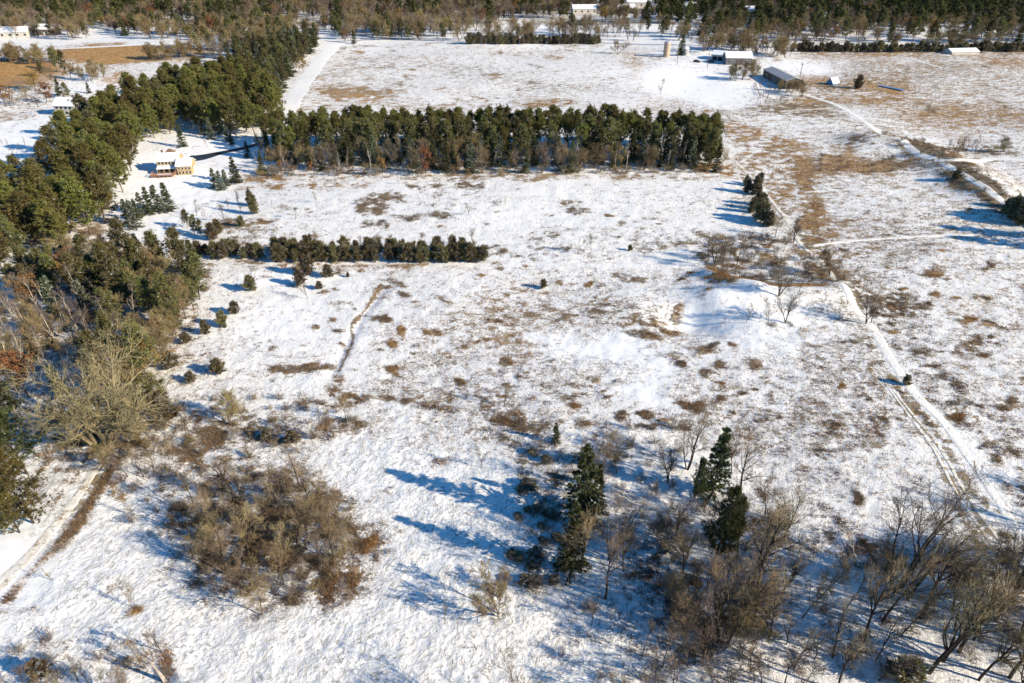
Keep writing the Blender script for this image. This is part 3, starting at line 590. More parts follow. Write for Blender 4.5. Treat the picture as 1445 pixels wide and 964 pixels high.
def cat(parts):
    Vs, Ts, o = [], [], 0
    for V, T in parts: Vs.append(V); Ts.append(T + o); o += len(V)
    return np.concatenate(Vs), np.concatenate(Ts)

def bare_arrays(seed, H=10, stems=1, r0=.16, spread=(25, 60), limbs=12, nb=8, nt_=8, ntl=4, t0=.3, wig=.10, leaf=0, twig=.016, llen=.42, lean=0.0, stemspread=.35, topper=1.0):
    g = np.random.default_rng(seed)
    P0 = np.zeros((stems, 3)); P0[:, :2] = g.normal(size=(stems, 2)) * .12 * (stems > 1)
    D = np.tile(UP, (stems, 1)) + np.concatenate([g.normal(size=(stems, 2)) * (stemspread if stems > 1 else .04), np.zeros((stems, 1))], 1)
    D[:, 0] += lean
    L = H * g.uniform(.72, 1.0, stems) if stems > 1 else np.array([H * .92])
    P0[:, 2] -= .25
    pts, rad = grow(g, P0, D, L, np.full(stems, r0), 9, .07, .06, .12)
    tr = [tubes(pts, rad, 6)]
    a = spawn(g, pts, rad, L, limbs, t0, .97, *spread, llen, .72)
    lp, lr_ = grow(g, *a, 6, wig, .09, .22); tr.append(tubes(lp, lr_, 4))
    b = spawn(g, lp, lr_, a[2], nb, .15, 1, 20, 60, .48, .6)
    bp, br = grow(g, b[0], b[1], b[2], np.maximum(b[3], twig * 1.2), 3, wig * 1.2, .07, .4)
    b2 = spawn(g, pts, rad, L * .35, 10, .75, 1, 20, 55, .5, .5)
    bp2, br2 = grow(g, b2[0], b2[1], b2[2], np.maximum(b2[3], twig * 1.2), 3, wig, .07, .4)
    bp = np.concatenate([bp, bp2]); br = np.concatenate([br, br2]); bl = np.concatenate([b[2], b2[2]])
    cr = [tubes(bp, br, 3)]
    c = spawn(g, bp, br, bl, nt_, .15, 1, 20, 60, .55, .6)
    e = c[0] + nrmz(c[1] + .12 * UP) * c[2][:, None]
    cr.append(spikes(c[0], e, np.maximum(c[3], twig)))
    if ntl:
        cp = np.stack([c[0], e], 1)
        d = spawn(g, cp, np.full((len(cp), 2), twig), c[2], ntl, .2, 1, 20, 60, .55, .8)
        e2 = d[0] + nrmz(d[1] + .1 * UP) * d[2][:, None]
        cr.append(spikes(d[0], e2, np.full(len(d[0]), twig * .8)))
    lv = None
    if leaf:
        sel = g.choice(len(e), min(leaf, len(e)), replace=False)
        lv = blades(g, e[sel], 5, .34, .28, -.1)
    return cat(tr), cat(cr), lv

def pine_arrays(seed, H=15, r=3.0, t0=.45, nb=60, ncl=5, nbl=15, ln=.75, wd=.16, up=.55, lean=0):
    g = np.random.default_rng(seed)
    pts, rad = grow(g, np.array([[0, 0, -.3]]), np.array([[lean, 0, 1.0]]), np.array([H * .97]), np.array([.2]), 8, .03, .1, .2)
    tr = [tubes(pts, rad, 6)]
    t = t0 + (1 - t0) * g.uniform(0, 1, nb) ** .9
    s = (t - t0) / (1 - t0)
    prof = r * (np.sin(np.pi * np.clip(.30 + .68 * s, 0, 1)) ** .8) * g.uniform(.65, 1.15, nb) + .3
    az = g.uniform(0, 2 * np.pi, nb)
    x = t * 8; i = np.clip(x.astype(int), 0, 7); f = (x - i)[:, None]
    p = pts[0, i] * (1 - f) + pts[0, i + 1] * f
    D = np.stack([np.cos(az), np.sin(az), .15 + .6 * s], -1)
    bp, br = grow(g, p, D, prof, np.full(nb, .05), 4, .1, .12, .3)
    tr.append(tubes(bp, br, 3))
    cen = []
    for j in range(ncl):
        tt = g.uniform(.35, 1.0, nb) * 4; ii = np.clip(tt.astype(int), 0, 3); ff = (tt - ii)[:, None]
        n = np.arange(nb)
        cen.append(bp[n, ii] * (1 - ff) + bp[n, ii + 1] * ff + g.normal(size=(nb, 3)) * .28)
    cen = np.concatenate(cen)
    cen = np.concatenate([cen, pts[0, -1] + g.normal(size=(12, 3)) * np.array([.5, .5, .5])])
    return cat(tr), blades(g, cen, nbl, ln, wd, up), None

def spruce_arrays(seed, H=12, r=2.6, nb=170, per=26, t0=.06, droop=-.22, ln=.42, wd=.13):
    g = np.random.default_rng(seed)
    pts, rad = grow(g, np.array([[0, 0, -.3]]), np.array([[0, 0, 1.0]]), np.array([H]), np.array([.16]), 6, .01, .2, .1)
    t = t0 + (1 - t0) * (g.uniform(0, 1, nb) ** 1.15) * .985
    L = r * (1 - (t - t0) / (1 - t0)) ** .85 * g.uniform(.7, 1.15, nb) + .22
    az = g.uniform(0, 2 * np.pi, nb)
    x = t * 6; i = np.clip(x.astype(int), 0, 5); f = (x - i)[:, None]
    p = pts[0, i] * (1 - f) + pts[0, i + 1] * f
    D = np.stack([np.cos(az), np.sin(az), droop + .5 * t], -1)
    bp, br = grow(g, p, D, L, np.full(nb, .035), 3, .06, .04, .3)
    k = per; n = np.arange(nb)[:, None]
    tt = g.uniform(.12, 1, (nb, k)) * 3; ii = np.clip(tt.astype(int), 0, 2); ff = (tt - ii)[..., None]
    cen = (bp[n, ii] * (1 - ff) + bp[n, ii + 1] * ff).reshape(-1, 3) + g.normal(size=(nb * k, 3)) * .05
    dirs = np.repeat(nrmz(D), k, 0)
    V, T = blades(g, cen, 3, ln, wd, -.08, bias=dirs * 1.3)
    return cat([tubes(pts, rad, 6), tubes(bp, br, 3)]), (V, T), None

def juniper_arrays(seed, H=4, r=1.5, n=300, nbl=11, shape=.6, ln=.6, wd=.11):
    g = np.random.default_rng(seed)
    pts, rad = grow(g, np.array([[0, 0, -.2]]), np.array([[0, 0, 1.0]]), np.array([H * .8]), np.array([.09]), 4, .03, .1, .2)
    # branches rise from the trunk at uneven lengths; foliage sprays sit along each of them
    nb = 60; t = g.uniform(.0, .92, nb); az = g.uniform(0, 2 * np.pi, nb)
    L = r * (1 - t) ** shape * g.uniform(.55, 1.3, nb) * (.7 + .3 * np.clip(t / .2, 0, 1)) + .15
    p = np.stack([0 * t, 0 * t, t * H * .85], -1)
    bp, br = grow(g, p, np.stack([np.cos(az), np.sin(az), .25 + .8 * t], -1), L * 1.1, np.full(nb, .03), 4, .14, .16, .3)
    k = max(4, n // nb); m = np.arange(nb)[:, None]
    tt = g.uniform(.2, 1, (nb, k)) * 4; ii = np.clip(tt.astype(int), 0, 3); ff = (tt - ii)[..., None]
    cen = (bp[m, ii] * (1 - ff) + bp[m, ii + 1] * ff).reshape(-1, 3) + g.normal(size=(nb * k, 3)) * .13 * H / 4
    out = np.repeat(np.stack([np.cos(az), np.sin(az), .3 + 0 * az], -1), k, 0)
    cen = np.concatenate([cen, np.stack([g.normal(size=8) * .12, g.normal(size=8) * .12, H * g.uniform(.8, .97, 8)], -1)]); out = np.concatenate([out, np.tile(UP, (8, 1))])
    return cat([tubes(pts, rad, 5), tubes(bp, br, 3)]), blades(g, cen, nbl, ln, wd, .6, bias=out), None

def shrub_arrays(seed, H=2.2, stems=16, sp=.55, twig=.014):
    g = np.random.default_rng(seed)
    P0 = np.zeros((stems, 3)); P0[:, :2] = g.normal(size=(stems, 2)) * .25; P0[:, 2] = -.1
    D = np.concatenate([g.normal(size=(stems, 2)) * sp, np.ones((stems, 1))], 1)
    L = H * g.uniform(.6, 1.1, stems)
    pts, rad = grow(g, P0, D, L, np.full(stems, .025), 4, .1, .05, .4)
    a = spawn(g, pts, rad, L, 9, .25, 1, 20, 55, .45, .7)
    e = a[0] + nrmz(a[1] + .15 * UP) * a[2][:, None]
    ap = np.stack([a[0], e], 1)
    b = spawn(g, ap, np.full((len(ap), 2), twig), a[2], 5, .2, 1, 20, 60, .55, .8)
    e2 = b[0] + nrmz(b[1]) * b[2][:, None]
    return tubes(pts, rad, 3), cat([spikes(a[0], e, np.full(len(e), twig)), spikes(b[0], e2, np.full(len(e2), twig * .8))]), None

PROTO = {}
def proto(kind, arrs, mt, mc, ml=None, H=10, names=('trunk', 'crown')):
    tr, cr, lv = arrs
    lst = PROTO.setdefault(kind, [])
    a = mesh_np(names[0], *tr, mt); b = mesh_np(names[1], *cr, mc)
    c = mesh_np('leaves', *lv, ml) if lv is not None else None
    lst.append((H, a, b, c, names))
for s in range(6):
    proto('bare', bare_arrays(20 + s, 12, 1, .17, (25, 62), 14), M['bark'], M['twig'], H=12)
for s in range(4):
    proto('tall', bare_arrays(40 + s, 15, 1, .24, (18, 50), 13, 7, 5, 2, t0=.28, llen=.40, wig=.13), M['bark_dark'], M['twig'], H=15)
for s in range(4):
    proto('multi', bare_arrays(50 + s, 12, 3, .15, (18, 50), 9, 7, 6, 2, t0=.3, llen=.38, wig=.13, stemspread=.30), M['bark_dark'], M['twig_grey'], H=11)
for s in range(4):
    proto('oliv', bare_arrays(60 + s, 8, 3, .11, (22, 60), 9, 8, 9, 4, t0=.15, llen=.42, stemspread=.4), M['bark'], M['twig_olive'], H=7.5)
for s in range(2):
    proto('giant', bare_arrays(71 + s, 19, 3, .46, (25, 65), 11, 7, 5, 2, t0=.2, llen=.5, wig=.17, twig=.034, stemspread=.42), M['bark_pale'], M['twig_pale'], H=17)
for s in range(4):
    proto('birch', bare_arrays(80 + s, 11, 1, .13, (15, 42), 10, 5, 5, 3, t0=.4, llen=.24, twig=.014), M['birch'], M['twig_grey'], H=10.5)
for s in range(4):
    proto('small', bare_arrays(90 + s, 5, 1, .07, (20, 55), 9, 6, 6, 2, t0=.25, llen=.4, twig=.012), M['bark_dark'], M['twig_grey'], H=5)
for s in range(3):
    proto('thin', bare_arrays(95 + s, 5, 2, .05, (20, 50), 6, 5, 4, 0, t0=.25, llen=.36, twig=.012, stemspread=.25), M['bark'], M['twig'], H=5)
for s in range(3):
    proto('oak', bare_arrays(110 + s, 9, 1, .14, (30, 70), 14, 6, 5, 0, t0=.25, llen=.42, leaf=800), M['bark_dark'], M['twig'], M['rust'], H=8.6)
for s in range(5):
    proto('belt', pine_arrays(120 + s, 15, 2.9 + .25 * (s % 3), (.42, .30, .5, .36, .45)[s], 62, 5, 14, lean=(.0, .04, -.05, .02, -.02)[s]), M['bark'], M['pine'], H=15)
for s in range(5):
    proto('pine', pine_arrays(130 + s, 15, 4.1, .16, 105, 5, 14, ln=.85, wd=.2), M['bark'], M['pine'], H=15)
for s in range(3):
    proto('finepine', pine_arrays(140 + s, 15, 4.0, .18, 120, 9, 18, ln=.55, wd=.09), M['bark_dark'], M['pine'], H=15)
for s in range(3):
    proto('darkpine', pine_arrays(148 + s, 15, 3.8, .22, 110, 8, 16, ln=.6, wd=.10), M['bark_dark'], M['spruce'], H=15)
for s in range(3):
    proto('greypine', pine_arrays(145 + s, 13, 3.2, .2, 80, 5, 14), M['bark'], M['pine_grey'], H=13)
for s in range(3):
    proto('spruce', spruce_arrays(150 + s, 12, 2.7), M['bark_dark'], M['spruce'], H=12)
for s in range(3):
    proto('frost', spruce_arrays(160 + s, 12, 2.9, 120, 20, wd=.2, ln=.5), M['bark_dark'], M['spruce_frost'], H=12)
for s in range(5):
    proto('juniper', juniper_arrays(170 + s, 4, 1.6, shape=(.4, .62, .5, .7, .32)[s], n=480), M['bark_dark'], M['juniper'], H=4)
for s in range(3):
    proto('column', juniper_arrays(180 + s, 8, 1.8, 600, 12, .75, .8, .17), M['bark_dark'], M['juniper'], H=8)
for s in range(5):
    proto('shrub', shrub_arrays(190 + s), M['bark_dark'], M['twig_grey'], H=2.2, names=('stems', 'twigs'))
for s in range(3):
    proto('tanshrub', shrub_arrays(196 + s, 2.0, 20, .7), M['bark'], M['twig_olive'], H=2.0, names=('stems', 'twigs'))

NAME = dict(bare='bare_tree', tall='bare_tree', multi='multistem_tree', oliv='bushy_tree', giant='bare_tree', birch='birch_tree', small='small_bare_tree', thin='bare_sapling',
            oak='oak_tree', belt='pine_tree', pine='pine_tree', finepine='pine_tree', darkpine='pine_tree', greypine='young_pine_tree', spruce='spruce_tree', frost='spruce_tree',
            juniper='juniper_bush', column='juniper_tree', shrub='bare_shrub', tanshrub='bare_shrub')
CATG = {'bare_tree': 'tree', 'bushy_tree': 'bushy tree', 'multistem_tree': 'tree', 'small_bare_tree': 'small tree', 'young_pine_tree': 'pine tree', 'birch_tree': 'birch tree', 'bare_sapling': 'sapling', 'oak_tree': 'tree', 'pine_tree': 'pine tree', 'spruce_tree': 'spruce tree',
        'juniper_bush': 'bush', 'juniper_tree': 'juniper tree', 'bare_shrub': 'shrub'}
COUNT = {}
def plant(kind, loc, H, label, group=None, wide=1.0, tilt=3.0, rz=None, var=None, tx=None):
    lst = PROTO[kind]; H0, a, b, c, nm = lst[random.randrange(len(lst)) if var is None else var]
    name = NAME[kind]; COUNT[name] = COUNT.get(name, 0) + 1
    r = empty(name, loc, random.uniform(0, 6.28) if rz is None else rz, label, CATG[name], group)
    if tx: r.rotation_euler[0] = R(tx[0]); r.rotation_euler[1] = R(tx[1])
    else: r.rotation_euler[0] = R(random.gauss(0, tilt * .5)); r.rotation_euler[1] = R(random.gauss(0, tilt * .5))
    k = H / H0; r.scale = (k * wide, k * wide, k)
    link(nm[0], a, r); link(nm[1], b, r)
    if c: link('leaves', c, r)
    return r
def pl(kind, px, py, H, label, group=None, **kw): return plant(kind, G(px, py), H, label, group, **kw)
def gl(x, y): return Vector((x, y, float(hgt(x, y))))

# ------------------------------------------------------------------ buildings
def box(x0, y0, z0, x1, y1, z1):
    V = [(x, y, z) for z in (z0, z1) for y in (y0, y1) for x in (x0, x1)]
    Fq = [(0, 2, 3, 1), (4, 5, 7, 6), (0, 1, 5, 4), (1, 3, 7, 5), (3, 2, 6, 7), (2, 0, 4, 6)]
    return V, Fq
def poly(name, parts, mat, parent=None, **tags):
    V, Fc = [], []
    for v, f in parts:
        o = len(V); V += list(v); Fc += [tuple(i + o for i in q) for q in f]
    me = bpy.data.meshes.new(name); me.from_pydata(V, [], Fc); me.materials.append(mat); me.update()
    return link(name, me, parent, **tags)
def gable_walls(x0, y0, x1, y1, h, rh, z0=-1.0):       # ridge along x
    ym = (y0 + y1) / 2
    V = [(x0, y0, z0), (x1, y0, z0), (x1, y1, z0), (x0, y1, z0), (x0, y0, h), (x1, y0, h), (x1, y1, h), (x0, y1, h), (x0, ym, h + rh), (x1, ym, h + rh)]
    return V, [(0, 1, 5, 4), (2, 3, 7, 6), (1, 2, 6, 9, 5), (3, 0, 4, 8, 7), (0, 3, 2, 1), (4, 5, 9, 8), (6, 7, 8, 9)]
def gable_roof(x0, y0, x1, y1, h, rh, ov=.5, th=.22):
    ym = (y0 + y1) / 2; s = rh / (ym - y0); xa, xb = x0 - ov, x1 + ov; ya, yb = y0 - ov, y1 + ov
    e = .03
    V = []
    for x in (xa, xb):
        V += [(x, ya, h - ov * s + e), (x, ym, h + rh + e), (x, yb, h - ov * s + e), (x, ya, h - ov * s + th + e), (x, ym, h + rh + th + e), (x, yb, h - ov * s + th + e)]
    Fc = [(3, 4, 10, 9), (4, 5, 11, 10), (0, 6, 7, 1), (1, 7, 8, 2), (0, 3, 9, 6), (2, 8, 11, 5), (0, 1, 4, 3), (1, 2, 5, 4), (6, 9, 10, 7), (7, 10, 11, 8)]
    return V, Fc
def hip_roof(x0, y0, x1, y1, h, rh, ov=.5, ins=2.5, th=.2):
    x0 -= ov; x1 += ov; y0 -= ov; y1 += ov; ym = (y0 + y1) / 2
    V = [(x0, y0, h), (x1, y0, h), (x1, y1, h), (x0, y1, h), (x0, y0, h + th), (x1, y0, h + th), (x1, y1, h + th), (x0, y1, h + th), (x0 + ins, ym, h + rh + th), (x1 - ins, ym, h + rh + th)]
    return V, [(0, 3, 2, 1), (0, 1, 5, 4), (1, 2, 6, 5), (2, 3, 7, 6), (3, 0, 4, 7), (4, 5, 9, 8), (6, 7, 8, 9), (5, 6, 9), (7, 4, 8)]
def window(parent, x, y, z, wd, ht, face='front', glass='glass'):
    if face == 'front': fr = box(x, y - .08, z, x + wd, y + .02, z + ht); gp = box(x + .1, y - .11, z + .1, x + wd - .1, y - .06, z + ht - .1)
    else: fr = box(x - .02, y, z, x + .08, y + wd, z + ht); gp = box(x + .06, y + .1, z + .1, x + .11, y + wd - .1, z + ht - .1)
    f = poly('window', [fr], M['trim'], parent); poly('pane', [gp], M[glass], f)
def door(parent, x, y, wd=1.0, ht=2.1, mat='trim', z=0):
    d = poly('door', [box(x, y - .08, z, x + wd, y + .02, z + ht)], M[mat], parent)
    poly('handle', [box(x + wd * .85, y - .14, z + ht * .45, x + wd * .9, y - .07, z + ht * .52)], M['metal'], d)

def main_house():
    r = empty('house', G(243, 244), R(8), 'tan timber house with snowy roofs and a wooden deck beside the dark driveway', 'house')
    r.scale = (.76, .76, .8)
    poly('wall', [gable_walls(-6, 0, 4, 9, 5.6, 2.4)], M['siding'], r)
    rf = poly('roof', [gable_roof(-6, 0, 4, 9, 5.6, 2.4)], M['snow'], r)
    poly('cupola', [hip_roof(-2.6, 5, 1.2, 8, 7.6, 1.6, .3, 1.6)], M['shingle'], rf)
    poly('chimney', [box(-4.6, 5.6, 5.6, -3.8, 6.4, 9.0)], M['shingle'], rf)
    poly('porch_roof', [([(-5.8, -3, 2.7), (3.9, -3, 2.7), (3.9, -.05, 3.4), (-5.8, -.05, 3.4), (-5.8, -3, 2.9), (3.9, -3, 2.9), (3.9, -.05, 3.62), (-5.8, -.05, 3.62)],
                        [(0, 3, 2, 1), (4, 5, 6, 7), (0, 1, 5, 4), (1, 2, 6, 5), (2, 3, 7, 6), (3, 0, 4, 7)])], M['snow'], r)
    for x in (-5.6, -2.8, 0, 3.4): poly('porch_post', [box(x, -2.9, -.6, x + .18, -2.7, 2.72)], M['siding'], r)
    for x in (-5.3, -3.7, -2.1, -.5, 1.1, 2.6): window(r, x, 0, 4.0, 1.1, 1.1)
    for x in (-5.2, -3, -.8): window(r, x, 0, .5, 1.6, 1.6)
    door(r, 1.6, 0)
    window(r, 4.0, 2, 4.2, 1.4, 1.2, 'side')
    wg = gable_walls(3.9, -4, 10.4, 4.5, 4.2, 2.2)
    wing = poly('wing', [wg], M['siding'], r)
    poly('wing_roof', [gable_roof(3.9, -4, 10.4, 4.5, 4.2, 2.2)], M['snow'], r)
    for x in (4.5, 6.1, 7.7, 9.2):
        window(r, x, -4, .4, .9, 1.4); window(r, x, -4, 2.5, .9, 1.0)
    window(r, 10.4, -2, 2.3, 1.2, 1.2, 'side')
    poly('garage_door', [box(10.38, .2, 0, 10.46, 3.4, 2.4)], M['trim'], r)
    dk = poly('deck', [box(-7.5, -7.5, .9, 3.2, -3.1, 1.05)], M['deck'], r)
    poly('snow_patch', [box(-5, -6.4, 1.053, 1.5, -4.2, 1.12)], M['snow'], dk)
    rail = []
    for x in np.arange(-7.5, 3.3, .5): rail.append(box(x, -7.5, 1.05, x + .08, -7.42, 2.0))
    rail.append(box(-7.55, -7.53, 2.0, 3.28, -7.39, 2.1))
    for y in np.arange(-7, -3, .5): rail.append(box(-7.5, y, 1.05, -7.42, y + .08, 2.0)); rail.append(box(3.12, y, 1.05, 3.2, y + .08, 2.0))
    rail.append(box(-7.55, -7.38, 2.0, -7.39, -3.1, 2.1)); rail.append(box(3.09, -7.38, 2.0, 3.25, -3.1, 2.1))
    poly('railing', rail, M['deck'], dk)
    for x in (-7.3, -4, -.5, 2.9): poly('leg', [box(x, -7.3, -1, x + .2, -7.1, .9)], M['deck'], dk)
main_house()

def white_house():
    r = empty('house', G(92, 163), R(-6), 'pale house with snow covered roofs on the lawn left of the pines', 'house')
    poly('wall', [gable_walls(-4.5, 0, 5.5, 8, 4.6, 2.6)], M['siding_pale'], r)
    rf = poly('roof', [gable_roof(-4.5, 0, 5.5, 8, 4.6, 2.6)], M['snow'], r)
    poly('chimney', [box(-2, 5, 5, -1.2, 5.8, 8.4)], M['shingle'], rf)
    poly('wing', [gable_walls(5.4, 2, 15, 9, 3.2, 2.0)], M['siding_pale'], r)
    poly('wing_roof', [gable_roof(5.5, 2, 15, 9, 3.2, 2.0)], M['snow'], r)
    for x in (-3.6, -1.4, .8, 3.0): window(r, x, 0, 2.9, 1.4, 1.2); window(r, x, 0, .5, 1.4, 1.5)
    for x in (6.4, 8.8, 11.4, 13.0): window(r, x, 2, .8, 1.4, 1.5)
    door(r, 10.5, 2, .9)
    poly('deck', [box(-4, -2.6, .3, 5, -.05, .5)], M['trim'], r)
white_house()

def shed(name, px, py, rz, L, D, h, rh, wall, roof, label, cat_='barn', doors=True, open_front=False):
    r = empty(name, G(px, py), R(rz), label, cat_)
    poly('wall', [gable_walls(-L / 2, 0, L / 2, D, h, rh)], M[wall], r)
    poly('roof', [gable_roof(-L / 2, 0, L / 2, D, h, rh, .35)], M[roof], r)
    if doors:
        door(r, -L * .1, 0, L * .2, h * .75, 'greyboard' if wall != 'greyboard' else 'barnwood')
        window(r, L * .25, 0, h * .4, L * .09, h * .25)
        window(r, -L * .38, 0, h * .4, L * .09, h * .25)
    if open_front:
        for i in range(3): poly('bay_shade_panel', [box(-L * .42 + i * L * .28, -.06, 0, -L * .18 + i * L * .28, .02, h * .7)], M['glass'], r)  # dark panels on the closed wall stand in for shade inside the bays
    return r
shed('barn', 1042, 92, -4, 16, 11, 4.2, 2.8, 'greyboard', 'snow', 'dark grey barn with a broad snow covered roof in the farmyard')
shed('farm_shed', 1016, 86, -30, 12, 11, 3.4, 1.8, 'siding_pale', 'snow', 'pale open sided shed with white snowy roof left of the grey barn', 'shed', False, True)
r_ = shed('barn', 1091, 117, -86, 32, 9.6, 4.2, 1.35, 'barnwood', 'metal', 'long low brown barn with ribbed metal roof half hidden by willows')
shed('small_shed', 1179, 120, 30, 5, 4, 1.2, 2.4, 'tarp', 'snow', 'tiny blue hut standing in orange grass right of the farm', 'shed', False)
shed('cabin', 1362, 77, 8, 20, 9, 1.6, 1.6, 'siding_pale', 'snow', 'low snow covered shelter at the far edge of the right field', 'shed', False)
poly('tarpaulin', [([(-7, -1.2, .3), (7, -1.2, .3), (7, 1.2, .3), (-7, 1.2, .3), (-7, -1, .55), (7, -1, .5), (6.6, 1, .6), (-7, .9, .5)],
     [(0, 3, 2, 1), (4, 5, 6, 7), (0, 1, 5, 4), (1, 2, 6, 5), (2, 3, 7, 6), (3, 0, 4, 7)])], M['tarp'], None,
     label='flat blue tarpaulin lying among orange reeds beyond the farm', category='tarpaulin')
bpy.data.objects['tarpaulin'].location = G(1257, 125); bpy.data.objects['tarpaulin'].rotation_euler = (0, 0, R(-58))

def cyl(r, z0, z1, n=20, cx=0, cy=0, dome=0):
    rings = [(r, z0), (r, z1)] + [(r * math.cos(a), z1 + dome * math.sin(a)) for a in (.4, .8, 1.2)] if dome else [(r, z0), (r, z1)]
    V = [(cx + q * math.cos(t * 6.2832 / n), cy + q * math.sin(t * 6.2832 / n), z) for q, z in rings for t in range(n)]
    Fc = []
    for k in range(len(rings) - 1):
        for t in range(n): Fc.append((k * n + t, k * n + (t + 1) % n, (k + 1) * n + (t + 1) % n, (k + 1) * n + t))
    Fc.append(tuple(range((len(rings) - 1) * n, len(rings) * n)))
    return V, Fc
r = empty('silo', G(940, 80), 0, 'tan round farm silo standing left of the farmyard conifer', 'silo')
poly('silo_wall', [cyl(2.1, -1, 8.2)], M['silo'], r); poly('silo_roof', [cyl(2.2, 8.22, 8.4, dome=1.2)], M['metal'], r)
hoops = poly('hoop', [cyl(2.15, z, z + .15) for z in (1.5, 3, 4.5, 6, 7.5)], M['metal'], r)
r = empty('grain_bin', G(967, 78), 0, 'short grey grain bin between the conifer and the farm buildings', 'grain bin')
poly('bin_wall', [cyl(2.0, -1, 4.0)], M['metal'], r); poly('bin_roof', [cyl(2.1, 4.02, 4.1, dome=1.3)], M['snow'], r)

def far_house(px, py, rz, L, D, h, wall, label):
    r = empty('house', G(px, py), R(rz), label, 'house')
    poly('wall', [gable_walls(-L / 2, 0, L / 2, D, h, 3.0)], M[wall], r)
    poly('roof', [gable_roof(-L / 2, 0, L / 2, D, h, 3.0)], M['snow'], r)
    for i in range(4): window(r, -L / 2 + 1.5 + i * (L - 4) / 3, 0, h * .35, 1.8, 1.6)
    door(r, 0, 0, 1.2, 2.2)
far_house(20, 54, 10, 20, 10, 4.5, 'siding_pale', 'distant snow roofed house in the woods at the upper left edge')
far_house(900, 11, 0, 22, 12, 5, 'siding_pale', 'distant pale house in the wooded clearing above the silo')
far_house(967, 16, -5, 20, 11, 5, 'siding_pale', 'distant house with bright white roof above the farm trees')
far_house(884, 19, 12, 18, 10, 4.5, 'barnwood', 'distant brown house left of the clearing above the silo')
far_house(825, 20, 5, 22, 11, 4.5, 'siding_pale', 'distant snow roofed house behind bare trees at top centre')
far_house(1054, 22, -8, 20, 11, 4.5, 'siding_pale', 'distant house peeping from dark pines above the barns')
far_house(62, 50, 5, 18, 10, 4.5, 'barnwood', 'distant brown house in the upper left woods near the road')

def car(px, py, rz, label, paint):
    r = empty('parked_car', G(px, py), R(rz), label, 'car')
    prof = [(-2.2, .35), (-2.2, .95), (-1.9, 1.05), (-1.3, 1.5), (.5, 1.5), (1.1, 1.0), (2.15, .85), (2.2, .35)]
    V = [(x, y, z) for y in (-.85, .85) for x, z in prof]; n = len(prof)
    Fc = [tuple(range(n))[::-1], tuple(range(n, 2 * n))] + [(i, (i + 1) % n, n + (i + 1) % n, n + i) for i in range(n)]
    poly('body', [(V, Fc)], M[paint], r)
    poly('window', [([(-1.5, -.87, 1.1), (.8, -.87, 1.08), (.4, -.87, 1.42), (-1.2, -.87, 1.42)], [(0, 1, 2, 3)])], M['glass'], r)
    for x in (-1.4, 1.4):
        for y in (-.86, .70):
            w_, f_ = cyl(.34, 0, .16, 14); w_ = [(x + a, y + c, .34 + b) for a, b, c in w_]
            poly('wheel', [(w_, f_)], M['rubber'], r)
    return r
car(1003, 88, 10, 'dark car parked on the snow left of the pale shed', 'car')
car(983, 88, -15, 'dark pickup shaped car parked near the grain bin', 'car')

for i, (px, py, h, lab) in enumerate(((955, 92, 9, 'grey wooden utility pole left of the grain bin'), (1128, 112, 9, 'tall wooden utility pole at the far end of the metal roofed barn'), (998, 97, 9, 'wooden utility pole in front of the pale farm shed'))):
    r = empty('utility_pole', G(px, py), R(20 * i), lab, 'pole')
    poly('pole', [cyl(.16, -1, h, 8)], M['bark'], r); poly('crossarm', [box(-1.1, -.06, h - 1.0, 1.1, .06, h - .82)], M['bark'], r)
def fence_run(pts, lab):
    g_ = [G(*p) for p in pts]; r = empty('fence', g_[0], 0, lab, 'fence'); rails = []
    for a, b in zip(g_[:-1], g_[1:]):
        L_ = (b - a).length; n_ = max(1, int(L_ / 3.2)); dv = (b - a) / n_
        for i in range(n_):
            p = a + dv * i - g_[0]; z = float(hgt(p.x + g_[0].x, p.y + g_[0].y)) - g_[0].z
            poly('post', [box(p.x - .08, p.y - .08, z - .4, p.x + .08, p.y + .08, z + 1.4)], M['bark'], r)
            q = p + dv; z2 = float(hgt(q.x + g_[0].x, q.y + g_[0].y)) - g_[0].z
            for hz in (.5, 1.1): rails.append(([(p.x, p.y, z + hz), (q.x, q.y, z2 + hz), (q.x, q.y, z2 + hz + .1), (p.x, p.y, z + hz + .1), (p.x + .04, p.y + .04, z + hz), (q.x + .04, q.y + .04, z2 + hz), (q.x + .04, q.y + .04, z2 + hz + .1), (p.x + .04, p.y + .04, z + hz + .1)],
                [(0, 1, 2, 3), (7, 6, 5, 4), (0, 4, 5, 1), (3, 2, 6, 7)]))
    poly('rail', rails, M['bark'], r)
fence_run([(1066, 122), (1072, 136), (1092, 144), (1128, 142)], 'low wooden paddock fence on the snow below the metal roofed barn')
# dead snag at the bottom left and fallen trees
tr, cr, _ = bare_arrays(300, 5, 1, .30, (30, 60), 3, 2, 2, 0, t0=.5, llen=.2)
r = empty('dead_tree', G(233, 962), 0, 'broken pale dead trunk standing at the bottom left edge', 'dead tree')
link('trunk', mesh_np('trunk', *tr, M['deadwood']), r); link('branches', mesh_np('branches', *cr, M['deadwood']), r)
for i, (px, py, rz, ln, lab) in enumerate(((962, 728, 160, 13, 'large pale fallen tree with spread limbs lying in the shade between the spruces'),
                                           (975, 795, 130, 6, 'short pale fallen tree lying under the dark pine trunks'),
                                           (1210, 800, 75, 7, 'snow dusted fallen trunk lying at the upper edge of the bare grove'))):
    tr, cr, _ = bare_arrays(310 + i, ln, 1, .2, (20, 50), 9, 5, 4, 0, t0=.3, llen=.35, twig=.03)
    r = empty('fallen_tree', G(px, py) + Vector((0, 0, .35)), 0, lab, 'fallen tree'); r.rotation_euler = (0, R(86), R(rz)); r.scale = (.45, 1, 1)
    link('trunk', mesh_np('trunk', *tr, M['deadwood']), r); link('branches', mesh_np('branches', *cr, M['deadwood']), r)

